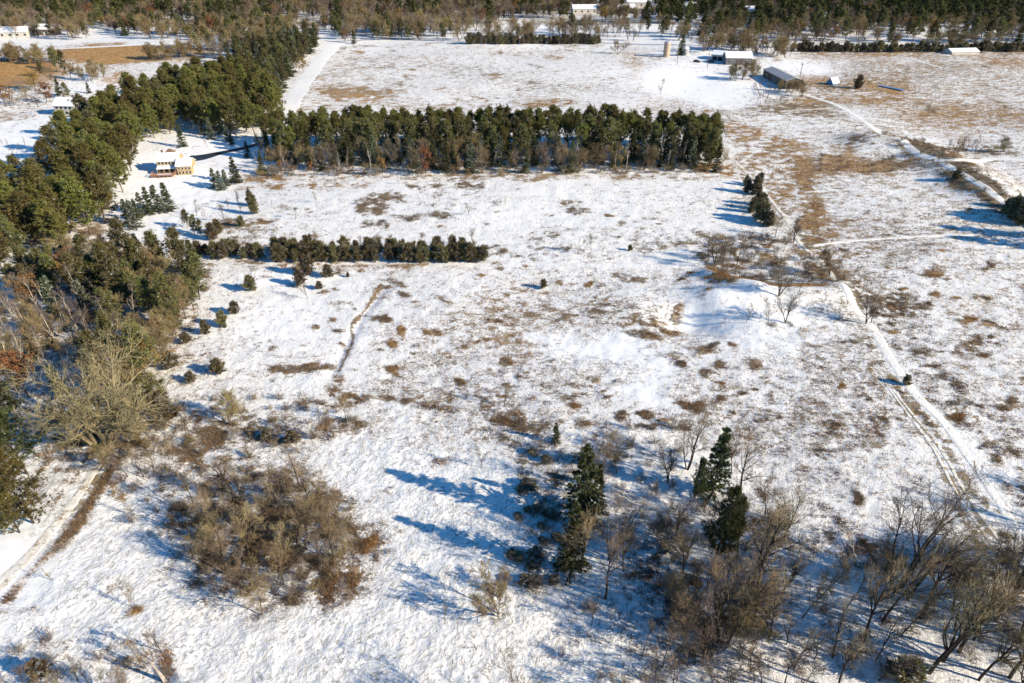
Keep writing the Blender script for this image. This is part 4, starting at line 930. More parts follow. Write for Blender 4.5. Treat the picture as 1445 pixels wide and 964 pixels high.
# ------------------------------------------------------------------ planting: the long pine belt
random.seed(5)
lb = 'tall narrow green pine in the long belt across the middle of the fields'
for row, yb in enumerate((203, 208, 214, 220, 227)):
    x = 372 + row * 3 + random.uniform(0, 5)
    while x < 1006 + row * 5:
        yy = yb + 10 * max(0, (x - 850) / 170) ** 2 + random.uniform(-1.3, 1.3)
        if row < 2 or random.random() < (.9, .9, .75, .5, .4)[row]:
            pl('belt' if row < 3 or random.random() < .3 else 'greypine', x, yy, random.uniform(13, 15.6) * (.94 if x > 900 else 1), lb, 'pines of the long belt', wide=random.uniform(.85, 1.2))
        x += random.uniform(10.5, 17)
gs = 'small dark spruce in the front rows of the long pine belt'
gb = 'thin bare tree in the undergrowth along the front of the pine belt'
for i in range(70):
    pl(random.choice(('multi', 'bare', 'birch', 'oliv')), random.uniform(366, 1012), random.uniform(208, 238), random.uniform(6, 10), 'grey bare tree in the shaded interior of the pine belt', 'bare trees inside the belt')
for x, y in scatter([(366, 236), (1015, 232), (1020, 246), (366, 250)], 4.0, 900, 19):
    plant(random.choice(('shrub', 'tanshrub')), gl(x, y), random.uniform(1.4, 3.2), 'brown shrub along the front foot of the pine belt', 'shrubs at the foot of the belt', wide=1.3)
for i in range(66):
    x = 370 + i * 9.8 + random.uniform(-6, 6); y = 239 + random.uniform(-16, 6)
    pl('spruce' if random.random() < .7 else 'frost', x, y, random.uniform(7, 12.5), gs, 'spruces along the front of the belt', wide=random.uniform(.75, 1))
for i in range(58):
    x = 368 + i * 11.3 + random.uniform(-5, 5); y = 238 + random.uniform(-14, 8)
    pl(random.choice(('bare', 'birch', 'multi', 'oliv')), x, y, random.uniform(6, 10.5), gb, 'bare trees along the front of the belt')
pl('oak', 601, 249, 9, 'rust leaved oak standing out orange at the front centre of the pine belt', wide=.8)
pl('oak', 540, 250, 6.5, 'small brown leaved oak at the front of the belt left of the orange oak', wide=.8)
pl('oak', 398, 250, 5, 'golden brown leafy sapling at the left front of the belt', wide=.8)
pl('oak', 440, 249, 5, 'small orange leaved tree among spruces at the left front of the belt', wide=.8)
for x, y, h in ((1003, 236, 12), (990, 230, 11), (1012, 228, 9)):
    pl('pine', x, y, h, 'broad rounded pine closing the right end of the belt', 'pines at the right end of the belt', wide=.75)

# ------------------------------------------------------------------ the big pine block on the left
poly_main = [(262, 126), (335, 118), (398, 148), (385, 183), (330, 196), (262, 184), (205, 200), (178, 262), (150, 318), (100, 352), (20, 385), (-80, 430), (-80, 350), (20, 290), (70, 250), (105, 215), (160, 170)]
pts = scatter(poly_main, 6.9, 9000, 1)
for x, y in pts[:150]:
    fr = random.random()
    plant('pine' if fr < .9 else 'greypine', gl(x, y), random.uniform(13, 17.5), 'bushy olive green pine in the big plantation on the left', 'pines of the left plantation', wide=random.uniform(1.0, 1.25))
for x, y, h in ((287, 190, 8), (298, 196, 9), (312, 190, 9.5), (322, 200, 7), (300, 184, 10)):
    pl('frost', x, y, h, 'frosted blue green spruce at the lower edge of the plantation beside the driveway', 'frosted spruces near the driveway')
pl('spruce', 258, 208, 9.5, 'solitary dark spruce on the snow just behind the tan house')
pl('spruce', 328, 205, 5.5, 'small dark spruce above the driveway bend'); pl('spruce', 350, 222, 6.5, 'dark conifer at the belt end of the driveway', wide=1.1)
pl('small', 293, 208, 3.5, 'small bare tree in the shade beside the driveway')
# rows beside the straight snowy road
for x, y, h in ((392, 128, 11), (378, 112, 12), (400, 118, 11), (355, 100, 11), (370, 92, 11), (398, 104, 10), (408, 94, 12), (418, 84, 12), (428, 76, 12), (440, 64, 12), (425, 76, 12), (408, 84, 12), (396, 90, 11), (434, 66, 11), (385, 100, 11), (415, 70, 11), (400, 74, 11), (388, 80, 10), (372, 78, 10), (352, 84, 11)):
    pl(random.choice(('frost', 'spruce', 'greypine')), x, y, h, 'dark conifer in the dense row beside the straight snowy road', 'conifers beside the straight road', wide=1.15)
for x, y in scatter([(315, 118), (345, 72), (448, 56), (450, 66), (424, 92), (402, 122), (388, 140)], 6.5, 700, 41):
    pl_k = random.choice(('spruce', 'greypine', 'greypine', 'frost'))
    plant(pl_k, gl(x, y), random.uniform(10, 14), 'dark conifer in the dense row beside the straight snowy road', 'conifers beside the straight road', wide=1.25)
pl('oak', 428, 103, 8, 'rusty brown tree on the verge of the straight snowy road')
pl('spruce', 500, 62, 10, 'dark rounded conifer at the far left corner of the upper field'); pl('oak', 487, 60, 7, 'small orange tree at the far left corner of the upper field')

# house yard
for i, (x, y, h) in enumerate(((190, 322, 9), (214, 302, 9), (202, 303, 7.5), (240, 297, 9.5), (226, 300, 9.5), (196, 310, 7), (182, 316, 8))):
    pl('spruce' if i % 2 else 'frost', x, y, h, 'green spruce in the clump on the snow below the tan house', 'spruces below the tan house', wide=1.1)
for i, (x, y, h) in enumerate(((304, 265, 7), (313, 268, 7), (320, 264, 6.5), (333, 258, 9.5))):
    pl('frost' if i < 3 else 'spruce', x, y, h, 'grey green spruce in the small clump right of the tan house', 'spruces right of the tan house', wide=1.15)
for x, y, h in ((265, 322, 6), (275, 330, 6), (283, 333, 5)): pl('greypine', x, y, h, 'small dark pine below the yard where the hedge begins', 'small pines at the hedge start')
for x, y, h, k in ((290, 310, 5, 'thin'), (317, 312, 6.5, 'small'), (335, 288, 5, 'small'), (278, 305, 5, 'small'), (322, 295, 4.5, 'thin'), (268, 318, 5.5, 'thin')):
    pl(k, x, y, h, 'thin leafless tree between the house yard and the hedge', 'leafless trees of the yard')
for x, y, h, l in ((360, 302, 7, 'tall dark juniper right of the yard spruces'), (354, 290, 6, 'juniper behind the tall dark one right of the yard'), (341, 320, 3.5, 'rounded brown juniper above the left hedge'), (300, 338, 5, 'brown green juniper at the left hedge corner'), (308, 330, 4.5, 'juniper leaning over the left hedge corner')):
    pl('column' if h > 5.5 else 'juniper', x, y, h, l)

# hedges of junipers
x = 280
while x < 368:
    pl('juniper', x, 363 + random.uniform(-4, 3), random.uniform(3.2, 5), 'dark juniper in the short hedge left of the gap', 'junipers of the short hedge', wide=1.1); x += random.uniform(8, 13)
x = 392
while x < 684:
    if not 531 < x < 541:
        pl('juniper', x, 368 + random.uniform(-3, 2), random.uniform(3.6, 5.6), 'dark brown green juniper in the long low hedge across the field', 'junipers of the long hedge', wide=.95)
        if random.random() < .7: pl('juniper', x + random.uniform(-5, 5), 358 + random.uniform(-3, 2), random.uniform(3.4, 5.2), 'dark brown green juniper in the long low hedge across the field', 'junipers of the long hedge', wide=.95)
    x += random.uniform(7, 11.5)

JUN = [(355, 410, 4.2, 1.1, 'round juniper standing alone left of the cluster above the ditch'), (436, 389, 6, 1.0, 'tallest juniper of the cluster above the ditch'), (424, 403, 4.3, 1, 'middle sized juniper left of the cluster above the ditch'),
       (464, 391, 3.6, 1.2, 'round juniper right of the cluster above the ditch'), (451, 408, 2.2, 1.2, 'low juniper beneath the cluster above the ditch'), (491, 391, 1.4, 1, 'very small juniper right of the cluster above the ditch'),
       (332, 443, 3.6, 1.1, 'upper round juniper of the line along the woods'), (315, 461, 3.8, .95, 'pointed juniper just below the upper one of the line along the woods'), (290, 472, 3.6, 1, 'juniper nearest the woods in the middle of the line'),
       (263, 484, 2.8, 1.3, 'shrubby juniper against the edge of the left woods'), (242, 520, 3.8, 1.5, 'wide juniper against the edge of the left woods'), (309, 527, 3.7, 1.25, 'broad juniper alone on the snow right of the left woods'),
       (270, 539, 2.6, 1.2, 'small juniper below the broad one near the left woods'), (766, 407, 2.6, 1, 'small juniper alone in the middle of the main field'), (1278, 543, 2.2, 1.2, 'dark round juniper on the verge of the right trail'),
       (889, 354, 1.8, 1, 'tiny dark bush at the right end of the hedge line'), (413, 624, 2.5, 1.2, 'small juniper above the round thicket'), (378, 620, 2.4, 1.5, 'low dark juniper left of the small one above the thicket'),
       (1302, 755, 1.6, 1.2, 'small dark bush at the upper edge of the bottom right grove')]
for x, y, h, wd, l in JUN[:-1]: pl('juniper', x, y, h, l, wide=wd * .95)
for x, y, h in ((1055, 272, 5), (1065, 274, 7), (1071, 262, 5), (1062, 300, 5.5), (1071, 310, 7), (1078, 316, 7), (1085, 320, 5.5), (1075, 296, 6), (1068, 290, 5.5), (1052, 262, 4)):
    pl('column', x, y, h, 'dark columnar juniper in the leaning row beside the central track', 'columnar junipers beside the central track', wide=1.25)
for x, y, h in ((1424, 308, 8), (1436, 306, 7), (1440, 318, 8), (1452, 312, 8), (1418, 300, 5)):
    pl('column', x, y, h, 'dark juniper in the clump at the right edge casting long shadows', 'junipers at the right edge', wide=1.4)
for x, y, h in ((1475, 318, 13), (1490, 340, 14), (1510, 328, 13), (1520, 356, 14), (1540, 345, 13), (1500, 306, 12)):
    pl('greypine', x, y, h, 'tall pine just outside the right edge whose shadow falls on the field', 'pines outside the right edge', wide=1.1)
pl('juniper', 1349, 252, 3.6, 'dark rounded juniper beside the fork of the right trails', wide=1.4)
pl('juniper', 1275, 962, 4.4, 'olive brown juniper at the bottom edge below the bare grove', wide=1.35)
pl('juniper', 58, 958, 3.2, 'dark brown juniper at the bottom left corner among saplings', wide=1.3)
pl('shrub', 82, 962, 2.0, 'brown shrub beside the bottom left corner juniper', wide=1.2)

# ------------------------------------------------------------------ lower left woods
random.seed(8)
wood = [(-60, 470), (40, 405), (135, 372), (205, 380), (285, 388), (290, 420), (262, 460), (235, 505), (215, 560), (160, 585), (70, 560), (-60, 600)]
pts = scatter(wood, 3.5, 9000, 3)
lab = {'spruce': ('dark spruce growing inside the mixed woods on the left', 'spruces of the mixed woods'), 'frost': ('pale frosted spruce growing inside the mixed woods on the left', 'frosted spruces of the mixed woods'),
       'greypine': ('grey green pine growing inside the mixed woods on the left', 'pines of the mixed woods'), 'birch': ('white stemmed birch inside the mixed woods on the left', 'birches of the mixed woods'),
       'oliv': ('tan twiggy bare tree inside the mixed woods on the left', 'bare trees of the mixed woods'), 'multi': ('grey brown bare tree inside the mixed woods on the left', 'grey bare trees of the mixed woods'),
       'oak': ('rust leaved oak inside the mixed woods on the left', 'oaks of the mixed woods')}
for x, y in pts:
    px, py = P(x, y); px = float(px); py = float(py)
    u = random.random()
    if py < 435: k = 'greypine' if u < .42 else 'spruce' if u < .55 else 'frost' if u < .60 else 'oliv' if u < .82 else 'birch' if u < .92 else 'oak' if u < .95 else 'multi'
    elif px < 130: k = 'birch' if u < .6 else 'multi' if u < .75 else 'frost' if u < .82 else 'oliv'
    elif px > 195: k = 'oliv' if u < .7 else 'greypine' if u < .85 else 'multi'
    else: k = 'birch' if u < .34 else 'frost' if u < .41 else 'oliv' if u < .76 else 'greypine' if u < .86 else 'multi'
    hh = dict(birch=10, spruce=10, frost=9.5, greypine=12, oliv=9, multi=8, oak=8)[k] * random.uniform(.75, 1.2)
    plant(k, gl(x, y), hh, *lab[k])
for x, y, h, l in ((60, 440, 8, 'rust leaved oak among the birches at the left edge'), (105, 415, 7, 'small orange oak between frosted spruces in the left woods'), (40, 560, 9, 'low spreading rust oak at the left edge beside the dark pine'), (205, 545, 9, 'rusty oak rising beside the giant pale tree'), (190, 530, 8, 'second rusty oak behind the giant pale tree')):
    pl('oak', x, y, h, l, wide=1.2)
pl('giant', 152, 628, 17, 'giant pale leafless tree with thick upright limbs in the left woods', rz=1.0, var=0, tx=(0, 4), wide=1.15)
pl('giant', 136, 628, 15.5, 'giant pale leafless tree leaning left over the shaded pine', rz=2.6, var=1, tx=(-4, -30), wide=1.15)
for x, y, h, l in ((48, 738, 14.5, 'large shaggy pine at the left edge beside the snowy lane'), (28, 752, 10, 'shaggy olive pine in front of the large one at the left edge'), (10, 700, 17, 'tall dark pine cut by the left edge of the view'), (38, 668, 15, 'dark pine behind the shaggy one at the left edge'), (22, 615, 15, 'darkest pine at the left edge below the oaks'), (0, 640, 16, 'dark pine between the tall and the darkest one at the left edge')):
    pl('darkpine' if y < 705 else 'finepine', x, y, h, l, wide=1.05, tilt=0)
for x, y, h, k in ((225, 580, 4.6, 'juniper'), (240, 592, 4.2, 'juniper'), (215, 565, 5.5, 'juniper'), (190, 575, 5, 'juniper')): pl(k, x, y, h, 'dark olive juniper at the lower edge of the left woods', 'junipers below the left woods', wide=1.3)

# ------------------------------------------------------------------ shrubs and small trees of the near left
random.seed(9)
for (x, y, h, k) in ((181, 673, 6, 'small'), (203, 673, 6.5, 'small'), (218, 668, 5.5, 'small'), (233, 625, 5, 'small'), (263, 627, 5.5, 'small'), (191, 727, 4, 'thin'), (246, 742, 3.6, 'small'), (273, 712, 7, 'small'),
                     (215, 650, 5, 'thin'), (240, 650, 5, 'thin'), (285, 640, 4, 'thin'), (170, 640, 5, 'small'), (195, 630, 5, 'oliv'), (220, 610, 4.5, 'oliv'), (265, 590, 3.6, 'thin'), (175, 610, 5, 'oliv'), (150, 655, 4.5, 'oliv')):
    pl(k, x, y, h, 'slender leafless tree in the scrub below the left woods', 'slender trees of the left scrub')
pl('oliv', 324, 600, 6.5, 'bushy leafless tree above the scrub left of the thicket', wide=1.0)
pl('small', 464, 621, 7, 'leafless tree leaning left with orange grass at its foot'); pl('bare', 488, 592, 5.5, 'leafless tree standing in brown grass above the rippled snow')
pl('small', 450, 590, 4, 'thin leafless tree left of the one in brown grass')
pl('tall', 329, 697, 9.5, 'dark spreading bare tree at the upper left of the round thicket', wide=1.2)
pl('tall', 422, 690, 8.5, 'pale bare tree rising at the back of the round thicket', wide=1.1)
pl('tall', 419, 766, 11, 'dark trunked bare tree leaning left in the middle of the thicket', tx=(0, -12), wide=1.1)
for (x, y, h, k) in ((476, 763, 9, 'bare'), (453, 801, 6, 'small'), (325, 812, 9.5, 'tall'), (352, 787, 9, 'bare'), (370, 868, 7, 'bare'), (380, 750, 9, 'tall'), (395, 720, 7.5, 'small'), (300, 790, 7, 'bare'),
                     (315, 770, 8.5, 'tall'), (455, 725, 8, 'bare'), (480, 735, 6.5, 'bare'), (405, 800, 8.5, 'tall'), (345, 830, 6.5, 'small'), (390, 840, 5.5, 'small'), (300, 745, 7, 'bare'), (430, 780, 6, 'small'), (335, 755, 7, 'small')):
    pl(k, x, y, h, 'tan twiggy bare tree in the round thicket at the lower left', 'trees of the round thicket')
for x, y in scatter([(262, 740), (290, 700), (350, 672), (440, 680), (492, 715), (508, 765), (490, 810), (430, 840), (350, 855), (285, 830)], 2.6, 2600, 5):
    plant(random.choice(('shrub', 'shrub', 'tanshrub')), gl(x, y), random.uniform(1.1, 2.6), 'low twiggy shrub filling the round thicket', 'shrubs of the round thicket', wide=1.1)
for (x, y, h, k) in ((183, 855, 4.2, 'thin'), (213, 938, 5.5, 'thin'), (228, 920, 5.5, 'small'), (205, 945, 5, 'thin'), (110, 964, 4.5, 'thin'), (128, 972, 4.5, 'small'), (150, 985, 5, 'small'), (90, 985, 5, 'thin'), (40, 985, 5, 'small'), (170, 990, 5.5, 'bare'), (75, 818, 3, 'thin'), (10, 975, 4, 'small'), (290, 1000, 4, 'small')):
    pl(k, x, y, h, 'thin leafless sapling near the bottom left corner', 'saplings near the bottom left corner')
for x, y in scatter([(0, 900), (120, 905), (250, 930), (250, 1000), (0, 1000)], 3.4, 500, 6):
    plant('shrub', gl(x, y), random.uniform(.7, 1.6), 'small twiggy shrub on the snow in the bottom left corner', 'shrubs in the bottom left corner')
for x, y in scatter([(150, 690), (160, 600), (290, 560), (440, 560), (520, 590), (420, 640), (330, 660), (260, 740), (200, 760)], 3.0, 500, 7):
    plant(random.choice(('shrub', 'tanshrub')), gl(x, y), random.uniform(.8, 2.2), 'small tan shrub in the scrub between woods and thicket', 'shrubs of the left scrub')

# ------------------------------------------------------------------ foreground middle and bottom right grove
random.seed(10)
pl('spruce', 822, 738, 16, 'big sunlit spruce with long blue shadow left of the fallen tree', wide=.98, var=0, tx=(0, 0))
pl('spruce', 806, 806, 13.5, 'dark narrow spruce just below the big sunlit one', wide=.85, var=1, tx=(0, 0))
pl('spruce', 842, 722, 10, 'slim spruce tucked behind the big sunlit one', wide=.7)
pl('spruce', 785, 624, 4.5, 'small lone spruce in blue shade above the big one', wide=1.0)
pl('spruce', 1004, 700, 14.5, 'dark pointed spruce at the back of the right grove', wide=.85, var=2, tx=(0, 0))
pl('darkpine', 982, 722, 11.5, 'slim pine with bare lower trunk left of the pointed spruce', wide=.5)
pl('darkpine', 1004, 806, 16.5, 'dark rounded pine with tall bare trunk in the right grove', wide=.62)
pl('darkpine', 1018, 800, 14.5, 'dark pine touching the rounded one in the right grove', wide=.5)
pl('juniper', 1046, 748, 1.8, 'small dark juniper at the foot of the right grove spruces')
BR = [(820, 808, 13, 'tall', 1.0, 6, 'bare tree rising in front of the dark narrow spruce'), (854, 845, 11, 'tall', 1.15, 10, 'bare tree with wide crown right of the dark narrow spruce'), (870, 668, 8, 'bare', 1.1, 0, 'bare tree standing behind the big sunlit spruce'),
      (850, 702, 9, 'multi', 1.0, 0, 'brown bare tree between the big spruce and the fallen tree'), (969, 663, 10, 'multi', 1.0, 0, 'bare tree with rusty top left of the pointed spruce'), (943, 680, 8, 'multi', .9, 0, 'dark bare tree left of the rusty topped one'),
      (1043, 700, 12, 'tall', 1.1, 6, 'tan bare tree leaning right beside the pointed spruce'), (1032, 668, 8, 'bare', 1, 0, 'bare tree just behind the pointed spruce'), (712, 574, 5.5, 'small', .9, 0, 'small bare tree above the brown grass in the middle field'),
      (680, 660, 4.2, 'small', .9, 0, 'lone small bare tree on the blue shaded snow'), (628, 874, 3.2, 'small', .8, 0, 'tiny bare tree alone on the lower snow'), (702, 868, 8, 'oliv', .85, -8, 'brown bushy tree leaning left in the lower middle'),
      (704, 845, 4.5, 'oliv', .9, 0, 'olive bush beside the brown leaning tree'), (1064, 840, 17, 'tall', 1.1, 12, 'tall bare tree leaning right behind the grove'), (1050, 850, 15, 'multi', 1.0, 8, 'many stemmed bare tree in the heart of the grove'),
      (1013, 906, 14, 'tall', 1.1, 0, 'thick trunked bare tree at the lower left of the grove'), (1027, 908, 13, 'tall', 1.0, 14, 'bare tree leaning right from the thick trunked one'), (972, 920, 9, 'bare', 1, -5, 'bare tree at the lower left corner of the grove'),
      (994, 924, 9, 'multi', .9, 0, 'bare tree beside the lower left corner of the grove'), (1102, 841, 9, 'tall', 1.05, 16, 'bare tree leaning hard right in the middle gap'), (1155, 846, 8.5, 'bare', .9, 5, 'small crowned bare tree right of the leaning one'),
      (1218, 904, 14.5, 'tall', .9, 0, 'slim bare tree left of the big trio'), (1247, 875, 16, 'tall', .8, 6, 'slim dark bare tree crossing the big trio'), (1259, 834, 17, 'multi', 1.1, 0, 'big dark bare tree with spreading crown at the top of the grove'),
      (1280, 846, 16.5, 'tall', 1.0, 12, 'big bare tree leaning right beside the spreading one'), (1300, 873, 16, 'tall', 1.0, 10, 'bare tree leaning right below the big trio'), (1271, 897, 9, 'bare', .8, 4, 'short bare tree beneath the big trio')]
for x, y, h, k, wd, ln, l in BR:
    pl(k, x, y, h, l, wide=wd, rz=random.uniform(-.4, .4), tx=(random.uniform(-3, 3), ln))
for (x, y, h, k, ln) in ((1312, 950, 17, 'tall', 12), (1331, 933, 16, 'tall', 10), (1353, 921, 15.5, 'tall', 8), (1425, 957, 14, 'tall', 6), (1405, 877, 15, 'tall', 8), (1374, 904, 11, 'tall', 6), (1381, 960, 12, 'tall', 8), (1440, 905, 13, 'multi', 6),
                         (1182, 975, 11, 'tall', 0), (1345, 862, 10, 'multi', 4), (1455, 860, 12, 'tall', 4), (1470, 930, 14, 'tall', 6), (1395, 840, 8, 'bare', 4), (1430, 1000, 14, 'tall', 4), (1500, 980, 15, 'tall', 4), (1490, 890, 12, 'multi', 4),
                         (1325, 840, 9, 'multi', 2), (1368, 850, 9, 'bare', 2), (1420, 830, 8, 'multi', 2), (1230, 845, 9, 'bare', 4), (1460, 820, 9, 'bare', 2)):
    pl(k, x, y, h, 'tall leafless tree leaning right in the bottom right grove', 'leaning trees of the bottom right grove', rz=random.uniform(-.5, .5), tx=(random.uniform(-4, 4), ln))
for (x, y, h, k) in ((1064, 962, 7, 'thin'), (1107, 966, 7, 'small'), (1075, 975, 8, 'small'), (1130, 980, 7, 'small'), (900, 975, 6, 'thin'), (920, 980, 7, 'small'), (870, 970, 5.5, 'thin'), (950, 975, 7, 'small'), (885, 985, 6, 'small'), (1000, 985, 7, 'small'),
                     (1030, 985, 7, 'small'), (940, 850, 7, 'small'), (955, 865, 7, 'bare'), (835, 882, 4.5, 'small'), (862, 886, 3.5, 'thin'), (885, 893, 3, 'thin'), (1085, 900, 11, 'tall'), (1060, 890, 12, 'tall'), (1110, 910, 6, 'small'), (1150, 930, 6, 'small'),
                     (1200, 940, 6, 'small'), (1240, 960, 7, 'small'), (930, 780, 6, 'bare'), (950, 765, 9, 'multi'), (965, 820, 11, 'tall'), (985, 850, 8, 'multi'), (1040, 790, 11, 'tall'), (1075, 780, 12, 'tall'), (1080, 730, 8, 'bare'), (1100, 770, 11, 'tall'),
                     (880, 805, 9, 'tall'), (880, 780, 7, 'bare'), (860, 790, 10, 'multi'), (1120, 800, 6, 'small'), (1015, 870, 9, 'multi'), (1040, 880, 9, 'oliv'), (990, 880, 7, 'oliv')):
    pl(k, x, y, h, 'twiggy bare tree in the shaded undergrowth of the grove', 'undergrowth trees of the grove')
for (x, y, h, k, ln) in ((1132, 872, 8, 'bare', 8), (1192, 862, 8, 'small', 8), (1175, 928, 10, 'tall', 4), (1236, 932, 9, 'small', 6), (1120, 945, 9, 'small', 2), (935, 940, 7, 'small', 0), (905, 925, 6, 'small', 0), (1390, 812, 8, 'small', 6), (1435, 800, 8, 'bare', 4)):
    pl(k, x, y, h, 'slender grey bare tree filling the grove along the bottom of the view', 'slender trees along the bottom of the grove', rz=random.uniform(-.5, .5), tx=(random.uniform(-4, 4), ln), wide=.9)
for (x, y, h) in ((300, 735, 8.5), (345, 715, 9), (390, 700, 8.5), (440, 712, 8), (470, 790, 8), (400, 825, 8), (340, 840, 7.5), (300, 800, 8), (435, 765, 9)):
    pl('tall', x, y, h, 'dark trunked bare tree standing above the brush of the round thicket', 'dark trunked trees of the round thicket', wide=.95)
for reg, sp, n, sd_, hs, l, gname in (
    ([(920, 740), (1000, 720), (1080, 760), (1100, 860), (1060, 930), (960, 930), (930, 850)], 2.6, 500, 11, (1.2, 2.8), 'twiggy shrub in the shade beneath the grove trees', 'shrubs beneath the grove'),
    ([(1080, 860), (1200, 800), (1445, 820), (1445, 964), (1080, 964)], 5.0, 300, 12, (.8, 2.0), 'small shrub on the sunlit snow among the leaning trunks', 'shrubs among the leaning trunks'),
    ([(760, 620), (960, 600), (960, 720), (860, 760), (850, 700), (760, 650)], 3.4, 300, 13, (.8, 2.2), 'low shrub on the shaded snow around the spruces', 'shrubs around the spruces'),
    ([(820, 850), (960, 840), (960, 964), (820, 964)], 4.5, 200, 14, (.7, 1.7), 'low shrub on the streaky shaded snow at the bottom', 'shrubs at the bottom middle'),
    ([(985, 350), (1060, 330), (1140, 350), (1190, 380), (1180, 410), (1100, 415), (1010, 400)], 4.5, 300, 15, (1.2, 2.6), 'brown shrub in the marshy hollow behind the bank', 'shrubs of the marshy hollow')):
    for x, y in scatter(reg, sp, n, sd_): plant('shrub', gl(x, y), random.uniform(*hs), l, gname, wide=1.2)
for (x, y, h) in ((742, 684, 1.5), (735, 694, 1.3), (752, 690, 1.2), (758, 720, 1.2), (770, 726, 1.1), (745, 722, 1.2), (722, 786, 1.5), (732, 790, 1.3), (757, 786, 1.8), (750, 800, 1.6), (741, 826, 2.0), (755, 824, 1.6), (780, 822, 1.3), (765, 745, 1.2), (780, 730, 1.3), (730, 730, 1.0), (750, 640, 1.2), (770, 650, 1.3), (765, 765, 1.1), (785, 760, 1.1)):
    pl('juniper', x, y, h * .95, 'low dark creeping juniper in the shadow left of the big spruce', 'low junipers in the spruce shadow', wide=1.9)
    pl('shrub', x + 6, y + 4, h, 'dark twiggy shrub among the low junipers in the spruce shadow', 'shrubs in the spruce shadow', wide=1.4)

# ------------------------------------------------------------------ small trees in the middle distance
for (x, y, h, k) in ((1009, 376, 9, 'multi'), (1040, 373, 9, 'small'), (1030, 366, 7, 'small'), (1048, 366, 8, 'small'), (1020, 380, 8, 'small'), (1000, 366, 7, 'small')):
    pl(k, x, y, h, 'leafless tree in the clump at the left of the marshy hollow', 'leafless clump left of the hollow')
for (x, y, h, k, l) in ((1105, 356, 6.5, 'bare', 'single trunked bare tree on the pale bend of the track'), (1120, 343, 8, 'multi', 'broad tan bare tree behind the bend of the track'), (1094, 335, 7, 'bare', 'dark bare tree left of the broad tan one'), (1099, 418, 9, 'multi', 'bare tree standing on top of the bank'),
                        (1053, 456, 5.5, 'small', 'leftmost bare tree below the bank'), (1084, 458, 6.5, 'thin', 'slender middle bare tree below the bank'), (1108, 455, 8.5, 'multi', 'forked bare tree, largest below the bank'), (1222, 457, 8, 'multi', 'forked bare tree where the right trail bends'),
                        (1229, 456, 8, 'bare', 'bare tree touching the forked one at the trail bend'), (1172, 388, 7.5, 'oliv', 'wide twiggy willow beside the right trail'), (1140, 388, 6, 'bare', 'dark twiggy tree left of the wide willow'), (1128, 412, 6, 'small', 'small bare tree at the right end of the bank'),
                        (834, 358, 6.5, 'small', 'bare tree right of the long hedge'), (815, 358, 5.5, 'thin', 'slim bare tree just left of the one right of the hedge'), (434, 422, 5, 'small', 'small bare tree below the juniper cluster'), (1132, 138, 9, 'oliv', 'spreading bare tree in front of the metal roofed barn'),
                        (1024, 196, 5, 'small', 'small bare tree beyond the right end of the belt'), (932, 134, 8, 'small', 'lone bare tree at the edge of the smooth farm field'), (871, 76, 10, 'oliv', 'olive brown tree at the far right corner of the upper field'), (1352, 216, 6, 'bare', 'small bare tree beside the right trails'),
                        (1415, 214, 6, 'oliv', 'rounded bare tree above the right trail near the edge'), (1322, 232, 5, 'small', 'small bare tree at the fork of the trails'), (1210, 125, 7, 'juniper', 'dark upright juniper beyond the blue hut'), (961, 78, 13, 'spruce', 'dark conifer between the silo and the grain bin'), (340, 300, 5, 'small', 'small bare tree on the yard edge')):
    pl(k, x, y, h, l, wide=1.15 if k in ('oliv', 'spruce') else 1.0)
for x, y in scatter([(1240, 200), (1290, 205), (1345, 238), (1420, 290), (1400, 298), (1330, 250), (1270, 222)], 4.5, 500, 51):
    plant('shrub', gl(x, y), random.uniform(.9, 2.0), 'dark brown shrub on the slope below the right hand track', 'shrubs below the right track', wide=1.4)
for x, y in scatter([(1150, 222), (1265, 226), (1260, 246), (1150, 244)], 6, 300, 52):
    plant('shrub', gl(x, y), random.uniform(.9, 1.9), 'brown shrub in the marshy strip across the upper right field', 'shrubs of the marshy strip', wide=1.4)
for x in (1338, 1346, 1358, 1364, 1370, 1376): pl('small', x, 215 + random.uniform(-2, 2), random.uniform(5, 7.5), 'thin bare tree in the small row above the right trail', 'row above the right trail')
for (x, y, h) in ((1030, 112, 9), (1038, 114, 9.5), (1047, 113, 10), (1056, 112, 10), (1062, 108, 9)): pl('oliv', x, y, h, 'olive bare tree in the clump before the grey barn', 'clump before the grey barn', wide=1.0)
for (x, y, h) in ((1100, 130, 6), (1108, 133, 6.5), (1116, 132, 7), (1124, 130, 7)): pl('oliv', x, y, h, 'golden twiggy willow against the metal roofed barn', 'willows at the metal roofed barn')
for i in range(16): pl('small', random.uniform(1062, 1105), random.uniform(124, 150), random.uniform(2.5, 4.5), 'small orchard tree on the snow below the barns', 'orchard trees below the barns')
for (x, y) in scatter([(370, 255), (700, 252), (720, 300), (560, 330), (380, 320)], 13, 400, 20): plant(random.choice(('small', 'thin')), gl(x, y), random.uniform(2.2, 4.2), 'tiny leafless sapling in the strip between belt and hedge', 'saplings between belt and hedge')
for (x, y) in scatter([(440, 350), (680, 350), (680, 366), (440, 366)], 6, 200, 21): plant('small', gl(x, y), random.uniform(4, 6.5), 'bare tree poking out of the long juniper hedge', 'bare trees in the long hedge')

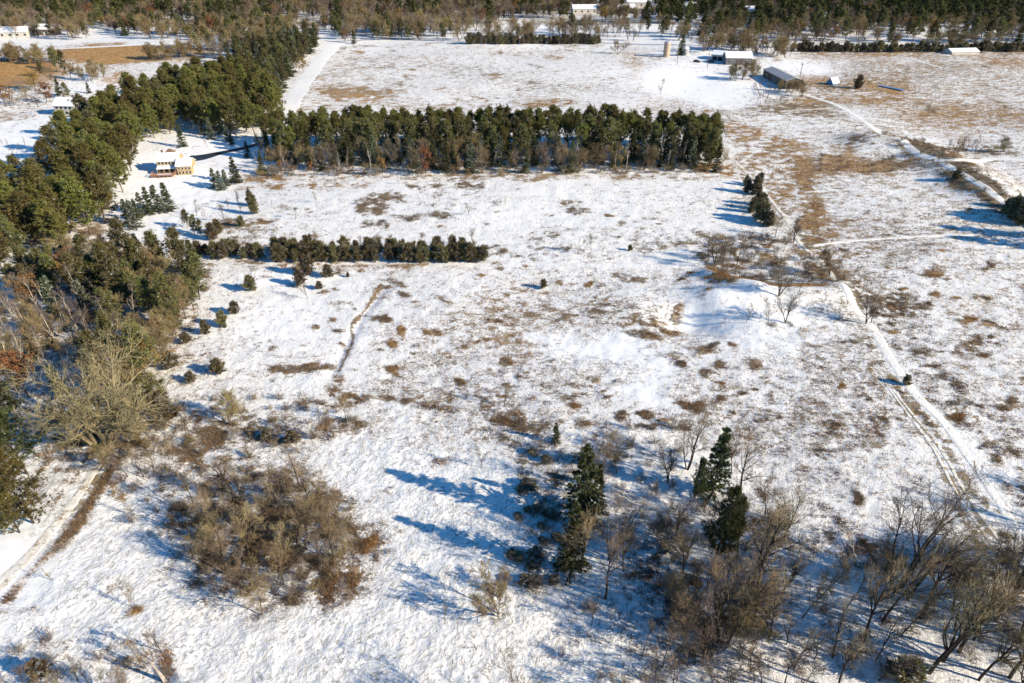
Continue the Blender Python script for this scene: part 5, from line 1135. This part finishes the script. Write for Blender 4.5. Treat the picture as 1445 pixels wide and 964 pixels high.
# ------------------------------------------------------------------ left distance: yards and field edges
random.seed(12)
for (x, y, h, k, l) in ((52, 128, 9, 'oak', 'round rusty oak at the edge of the golden field'), (100, 112, 8, 'oak', 'dark rust oak right of the round one near the golden field'), (8, 150, 10, 'oak', 'broad rusty tree at the left edge beside the white lawn'), (66, 145, 8, 'oak', 'rusty tree on the near side of the pale house'),
                        (42, 150, 9, 'bare', 'grey bare tree in front of the golden field'), (85, 135, 9, 'spruce', 'dark spruce behind the pale house'), (97, 140, 8, 'greypine', 'green pine right behind the pale house'), (126, 132, 6, 'spruce', 'cone shaped spruce alone on the snow beyond the pale house'),
                        (62, 108, 9, 'greypine', 'pine beside the round rusty oak'), (80, 98, 12, 'greypine', 'tall pine at the end of the golden field'), (92, 102, 12, 'greypine', 'second tall pine at the end of the golden field'), (60, 160, 6, 'small', 'small dark trunked tree on the white lawn'), (147, 155, 7, 'bare', 'grey bare tree right of the pale house'), (75, 120, 10, 'bare', 'bare tree between the golden field and the pale house')):
    pl(k, x, y, h, l, wide=1.35 if k == 'oak' else 1.1)
for x, y, h in ((118, 112, 9), (128, 115, 9), (138, 112, 8.5), (134, 108, 9), (146, 109, 8)): pl('oliv', x, y, h, 'tan bare tree in the group beside the snowy yard track', 'tan group by the yard track')
for x in np.arange(-5, 80, 6.5): pl('oliv', x, 88 + random.uniform(-3, 2), random.uniform(7, 11), 'grey tan bare tree in the hedgerow behind the golden field', 'hedgerow behind the golden field', wide=1.2)
for x in np.arange(210, 262, 8): pl('oliv', x, 84 + random.uniform(-4, 3), random.uniform(8, 12), 'bare tree in the dense clump right of the far golden strip', 'clump right of the golden strip', wide=1.2)
for x, y in ((5, 205), (14, 208), (28, 212), (20, 218), (35, 206), (-8, 215)): pl('thin', x, y, 3.5, 'small bare orchard tree on the white lawn at the left edge', 'orchard trees on the white lawn')
for x, y, h in ((270, 78, 8), (285, 80, 7), (312, 112, 8), (325, 118, 7)): pl('oak', x, y, h, 'rusty tree between the golden strip and the plantation', 'rusty trees behind the plantation')

# ------------------------------------------------------------------ field hedges at the far side
x = 662
while x < 845:
    pl('juniper', x, 62.5 + random.uniform(-1.2, .4), random.uniform(5, 8), 'dark juniper in the far hedge along the top of the upper field', 'junipers of the far hedge', wide=1.15); x += random.uniform(5, 7.5)
x = 1118
while x < 1450:
    pl('juniper', x, 73.5 + random.uniform(-1.2, .4), random.uniform(4.5, 7.5), 'dark juniper in the far hedge along the top of the right field', 'junipers of the far right hedge', wide=1.25); x += random.uniform(6, 9)
for x in np.arange(985, 1120, 6.5):
    pl(random.choice(('oliv', 'bare', 'oliv')), x, 72 + 9 * max(0, (x - 1040) / 70) + random.uniform(-3, 2), random.uniform(9, 14), 'brown twiggy tree in the thick grove behind the barns', 'grove behind the barns', wide=1.25)

for i in range(120):
    x = random.uniform(475, 1000)
    pl(random.choice(('bare', 'oliv', 'multi', 'bare', 'greypine' if x > 860 or x < 640 else 'bare')), x, random.uniform(45, 58) if x < 660 or x > 850 else random.uniform(44, 60.5), random.uniform(9, 14), 'tall bare or evergreen roadside tree beyond the upper field', 'roadside trees beyond the upper field', wide=1.1)
for i in range(60):
    pl(random.choice(('bare', 'oliv', 'multi')), random.uniform(1000, 1450), random.uniform(58, 68), random.uniform(7, 12), 'brown bare tree in the strip behind the far right hedge', 'strip behind the far right hedge', wide=1.2)
for i in range(46):
    pl(random.choice(('tall', 'tall', 'multi')), random.uniform(40, 1750), random.uniform(1075, 1260), random.uniform(11, 15), 'tall bare tree just below the view throwing long thin shadows', 'bare trees below the view', tx=(random.uniform(-3, 3), random.uniform(-3, 3)))
for i in range(14):
    pl('tall', random.uniform(1520, 1750), random.uniform(720, 1000), random.uniform(13, 17), 'tall bare tree right of the view throwing long thin shadows', 'bare trees right of the view')
# ------------------------------------------------------------------ far woods: nearest trees one by one, the deep wood as one mass
def clear_far(px, py):
    for (cx, cy, rx, ry) in ((775, 40, 95, 12), (640, 52, 40, 7), (915, 45, 90, 10), (905, 18, 30, 9), (825, 26, 25, 8), (180, 64, 130, 7), (140, 48, 22, 7), (255, 38, 28, 9), (965, 24, 14, 5), (1055, 27, 12, 6), (435, 40, 18, 12), (370, 90, 25, 9), (50, 58, 26, 5), (1345, 52, 30, 8), (1250, 50, 22, 4), (20, 60, 20, 5), (1440, 46, 30, 4), (930, 57, 100, 5), (1150, 62, 40, 3), (62, 56, 12, 4)):
        if ((px - cx) / rx) ** 2 + ((py - cy) / ry) ** 2 < 1: return True
    return False
far_poly = [(-140, 62), (60, 58), (200, 50), (320, 92), (420, 62), (455, 52), (700, 50), (850, 54), (1000, 60), (1480, 62), (1700, 62), (1700, -62), (-300, -62)]
def kf(x, y):
    px, py = P(x, y)
    return not clear_far(float(px), float(py))
# extra sparse strip beside the far road
cand = scatter(far_poly, 7.2, 90000, 30, kf)
cand.sort(key=lambda p: p[1])
left = {n_: 292 - COUNT.get(n_, 0) for n_ in ('bare_tree', 'bushy_tree', 'multistem_tree', 'pine_tree', 'young_pine_tree', 'spruce_tree')}; left['oak_tree'] = 60
print('COUNTS', COUNT, 'far candidates', len(cand))
def low_template(seed, kind):
    g = np.random.default_rng(seed)
    if kind == 'con':
        n = 90; t = g.uniform(.15, 1, n); r = 3.4 * np.sin(np.pi * np.clip(.15 + .8 * t, 0, 1)) ** .7 * np.sqrt(g.uniform(.15, 1, n)); az = g.uniform(0, 6.28, n)
        cen = np.stack([r * np.cos(az), r * np.sin(az), t * 13], -1)
        return blades(g, cen, 5, 1.7, .8, .5)
    n = 60; az = g.uniform(0, 6.28, n); t = g.uniform(.25, .9, n)
    cen = np.stack([.9 * np.cos(az) * t, .9 * np.sin(az) * t, t * 9], -1)
    out = np.stack([np.cos(az), np.sin(az), .8 + 0 * az], -1)
    b = blades(g, cen, 4, 4.2, .26, .35, bias=out * .9)
    tr = tubes(np.array([[[0, 0, -.5], [0, 0, 9.0]]]), np.array([[.25, .08]]), 4)
    return cat([b, tr])
TPL = {'con': [low_template(400 + i, 'con') for i in range(4)], 'dec': [low_template(410 + i, 'dec') for i in range(5)]}
far = {'pine': [[], [], 0], 'twig': [[], [], 0], 'olive': [[], [], 0], 'rust': [[], [], 0]}
for x, y in cand:
    px, py = P(x, y); px = float(px)
    # which kinds grow where: dark evergreens on the right and in bands, brown hardwoods in the middle and left
    ever = .16 + (.5 if px > 940 else 0) + .25 * (vnoise(x, y, 60, 50) - .4) + (.10 if px < 330 else 0) + (.15 if 300 < px < 480 else 0)
    if px > 1000 and y < 600: ever -= .25
    u = random.random(); rust = random.random()
    H = random.uniform(10, 16)
    if u < ever:
        k = 'belt' if random.random() < .3 else 'greypine' if random.random() < .75 else 'spruce'
        nm = NAME[k]
        if left[nm] > 0:
            left[nm] -= 1
            plant(k, gl(x, y), H + 2, ('dark evergreen spruce' if k == 'spruce' else 'dark evergreen pine') + ' in the far woods beyond the fields', 'far spruces' if k == 'spruce' else 'far pines', wide=1.1); continue
        mk = 'pine'; T_ = TPL['con'][random.randrange(4)]
    else:
        k = 'oak' if rust < .07 else random.choice(('bare', 'oliv', 'oliv', 'multi')); nm = NAME[k]
        if left[nm] > 0:
            left[nm] -= 1
            plant(k, gl(x, y), H * (.8 if k == 'oak' else 1), 'rust leaved oak in the far woods beyond the fields' if k == 'oak' else 'brown bare tree in the far woods beyond the fields', 'far oaks' if k == 'oak' else 'far bare trees', wide=1.2); continue
        mk = 'rust' if rust < .07 else random.choice(('twig', 'olive')); T_ = TPL['dec'][random.randrange(5)]
    V, T = T_; k_ = H / 11; a = random.uniform(0, 6.28); c, s = math.cos(a) * k_, math.sin(a) * k_
    W = np.stack([V[:, 0] * c - V[:, 1] * s + x, V[:, 0] * s + V[:, 1] * c + y, V[:, 2] * k_ + float(hgt(x, y))], -1)
    f = far[mk]; f[0].append(W); f[1].append(T + f[2]); f[2] += len(W)
Vs, Ts, Ms, o = [], [], [], 0
for i, mk in enumerate(('pine', 'twig', 'olive', 'rust')):
    if not far[mk][0]: continue
    V = np.concatenate(far[mk][0]); T = np.concatenate(far[mk][1]); Vs.append(V); Ts.append(T + o); Ms.append(np.full(len(T), i)); o += len(V)
M['far_pine'] = mat_leaf('far_evergreens', (0.085, 0.085, 0.025), (0.036, 0.044, 0.018), 0, 0); M['far_twig'] = mat_leaf('far_brown_twigs', (0.17, 0.12, 0.085), (0.10, 0.075, 0.055), 0, 0, .05)
M['far_olive'] = mat_leaf('far_tan_twigs', (0.24, 0.19, 0.10), (0.15, 0.115, 0.065), 0, 0, .05)
if Vs:
    link('far_woods', mesh_np('far_woods', np.concatenate(Vs), np.concatenate(Ts), [M['far_pine'], M['far_twig'], M['far_olive'], M['rust']], np.concatenate(Ms)),
         kind='stuff', label='deep brown and green woodland filling the distance', category='woods')
print('COUNTS', COUNT)

# ------------------------------------------------------------------ dry grass and weeds poking out of the snow
def tufts():
    g = np.random.default_rng(77)
    n = 700000
    py = g.uniform(60, 985, n); px = g.uniform(-40, 1485, n)
    dx = (px - 722.5) / F; dy = (482 - py) / F
    vz = -SP + dy * CP; t = -CAM_H / vz; x = dx * t; y = (CP + dy * SP) * t
    den, tone, clean, brush, rip = cover(x, y)
    pr = np.clip(den - .16, 0, 1) ** 1.5 * (1 - clean) * 1.6
    ok = g.uniform(0, 1, n) < pr
    # clumping
    ok &= vnoise(x, y, 1.6, 60) + .6 * np.clip(den, 0, 1) > .62
    ok &= path_flat(x, y) > .35
    x, y, tone, brush, den = x[ok], y[ok], tone[ok], brush[ok], den[ok]
    z = hgt(x, y)
    isb = g.uniform(0, 1, len(x)) < brush
    dist = np.hypot(x, y)
    for nm, sel, mt, hh, sp_, lab_ in (('dry_grass', ~isb, M['grass'], .34, .5, 'dry tan grass tufts poking through the snow'), ('dry_weeds', isb, M['weed'], .5, .5, 'dark dead weed stems poking through the snow')):
        X = np.stack([x[sel], y[sel], z[sel] - .04], -1); k = 6
        sz = np.repeat((.7 + .0016 * dist[sel]) * g.uniform(.7, 1.3, sel.sum()), k)[:, None]
        Cn = np.repeat(X, k, 0) + g.normal(size=(len(X) * k, 3)) * np.array([.22, .22, 0]) * sz
        d = nrmz(np.stack([g.normal(size=len(Cn)) * sp_, g.normal(size=len(Cn)) * sp_, np.ones(len(Cn))], -1))
        s = nrmz(np.cross(d, g.normal(size=d.shape)))
        V = np.stack([Cn - s * .042 * sz, Cn + s * .042 * sz, Cn + d * hh * sz * g.uniform(.6, 1.4, (len(Cn), 1))], 1).reshape(-1, 3)
        print(nm, len(X))
        link(nm, mesh_np(nm, V, np.arange(len(V)).reshape(-1, 3), mt), kind='stuff', label=lab_, category='grass' if nm == 'dry_grass' else 'weeds')
tufts()
print('OBJECTS TOTAL', len(bpy.data.objects))
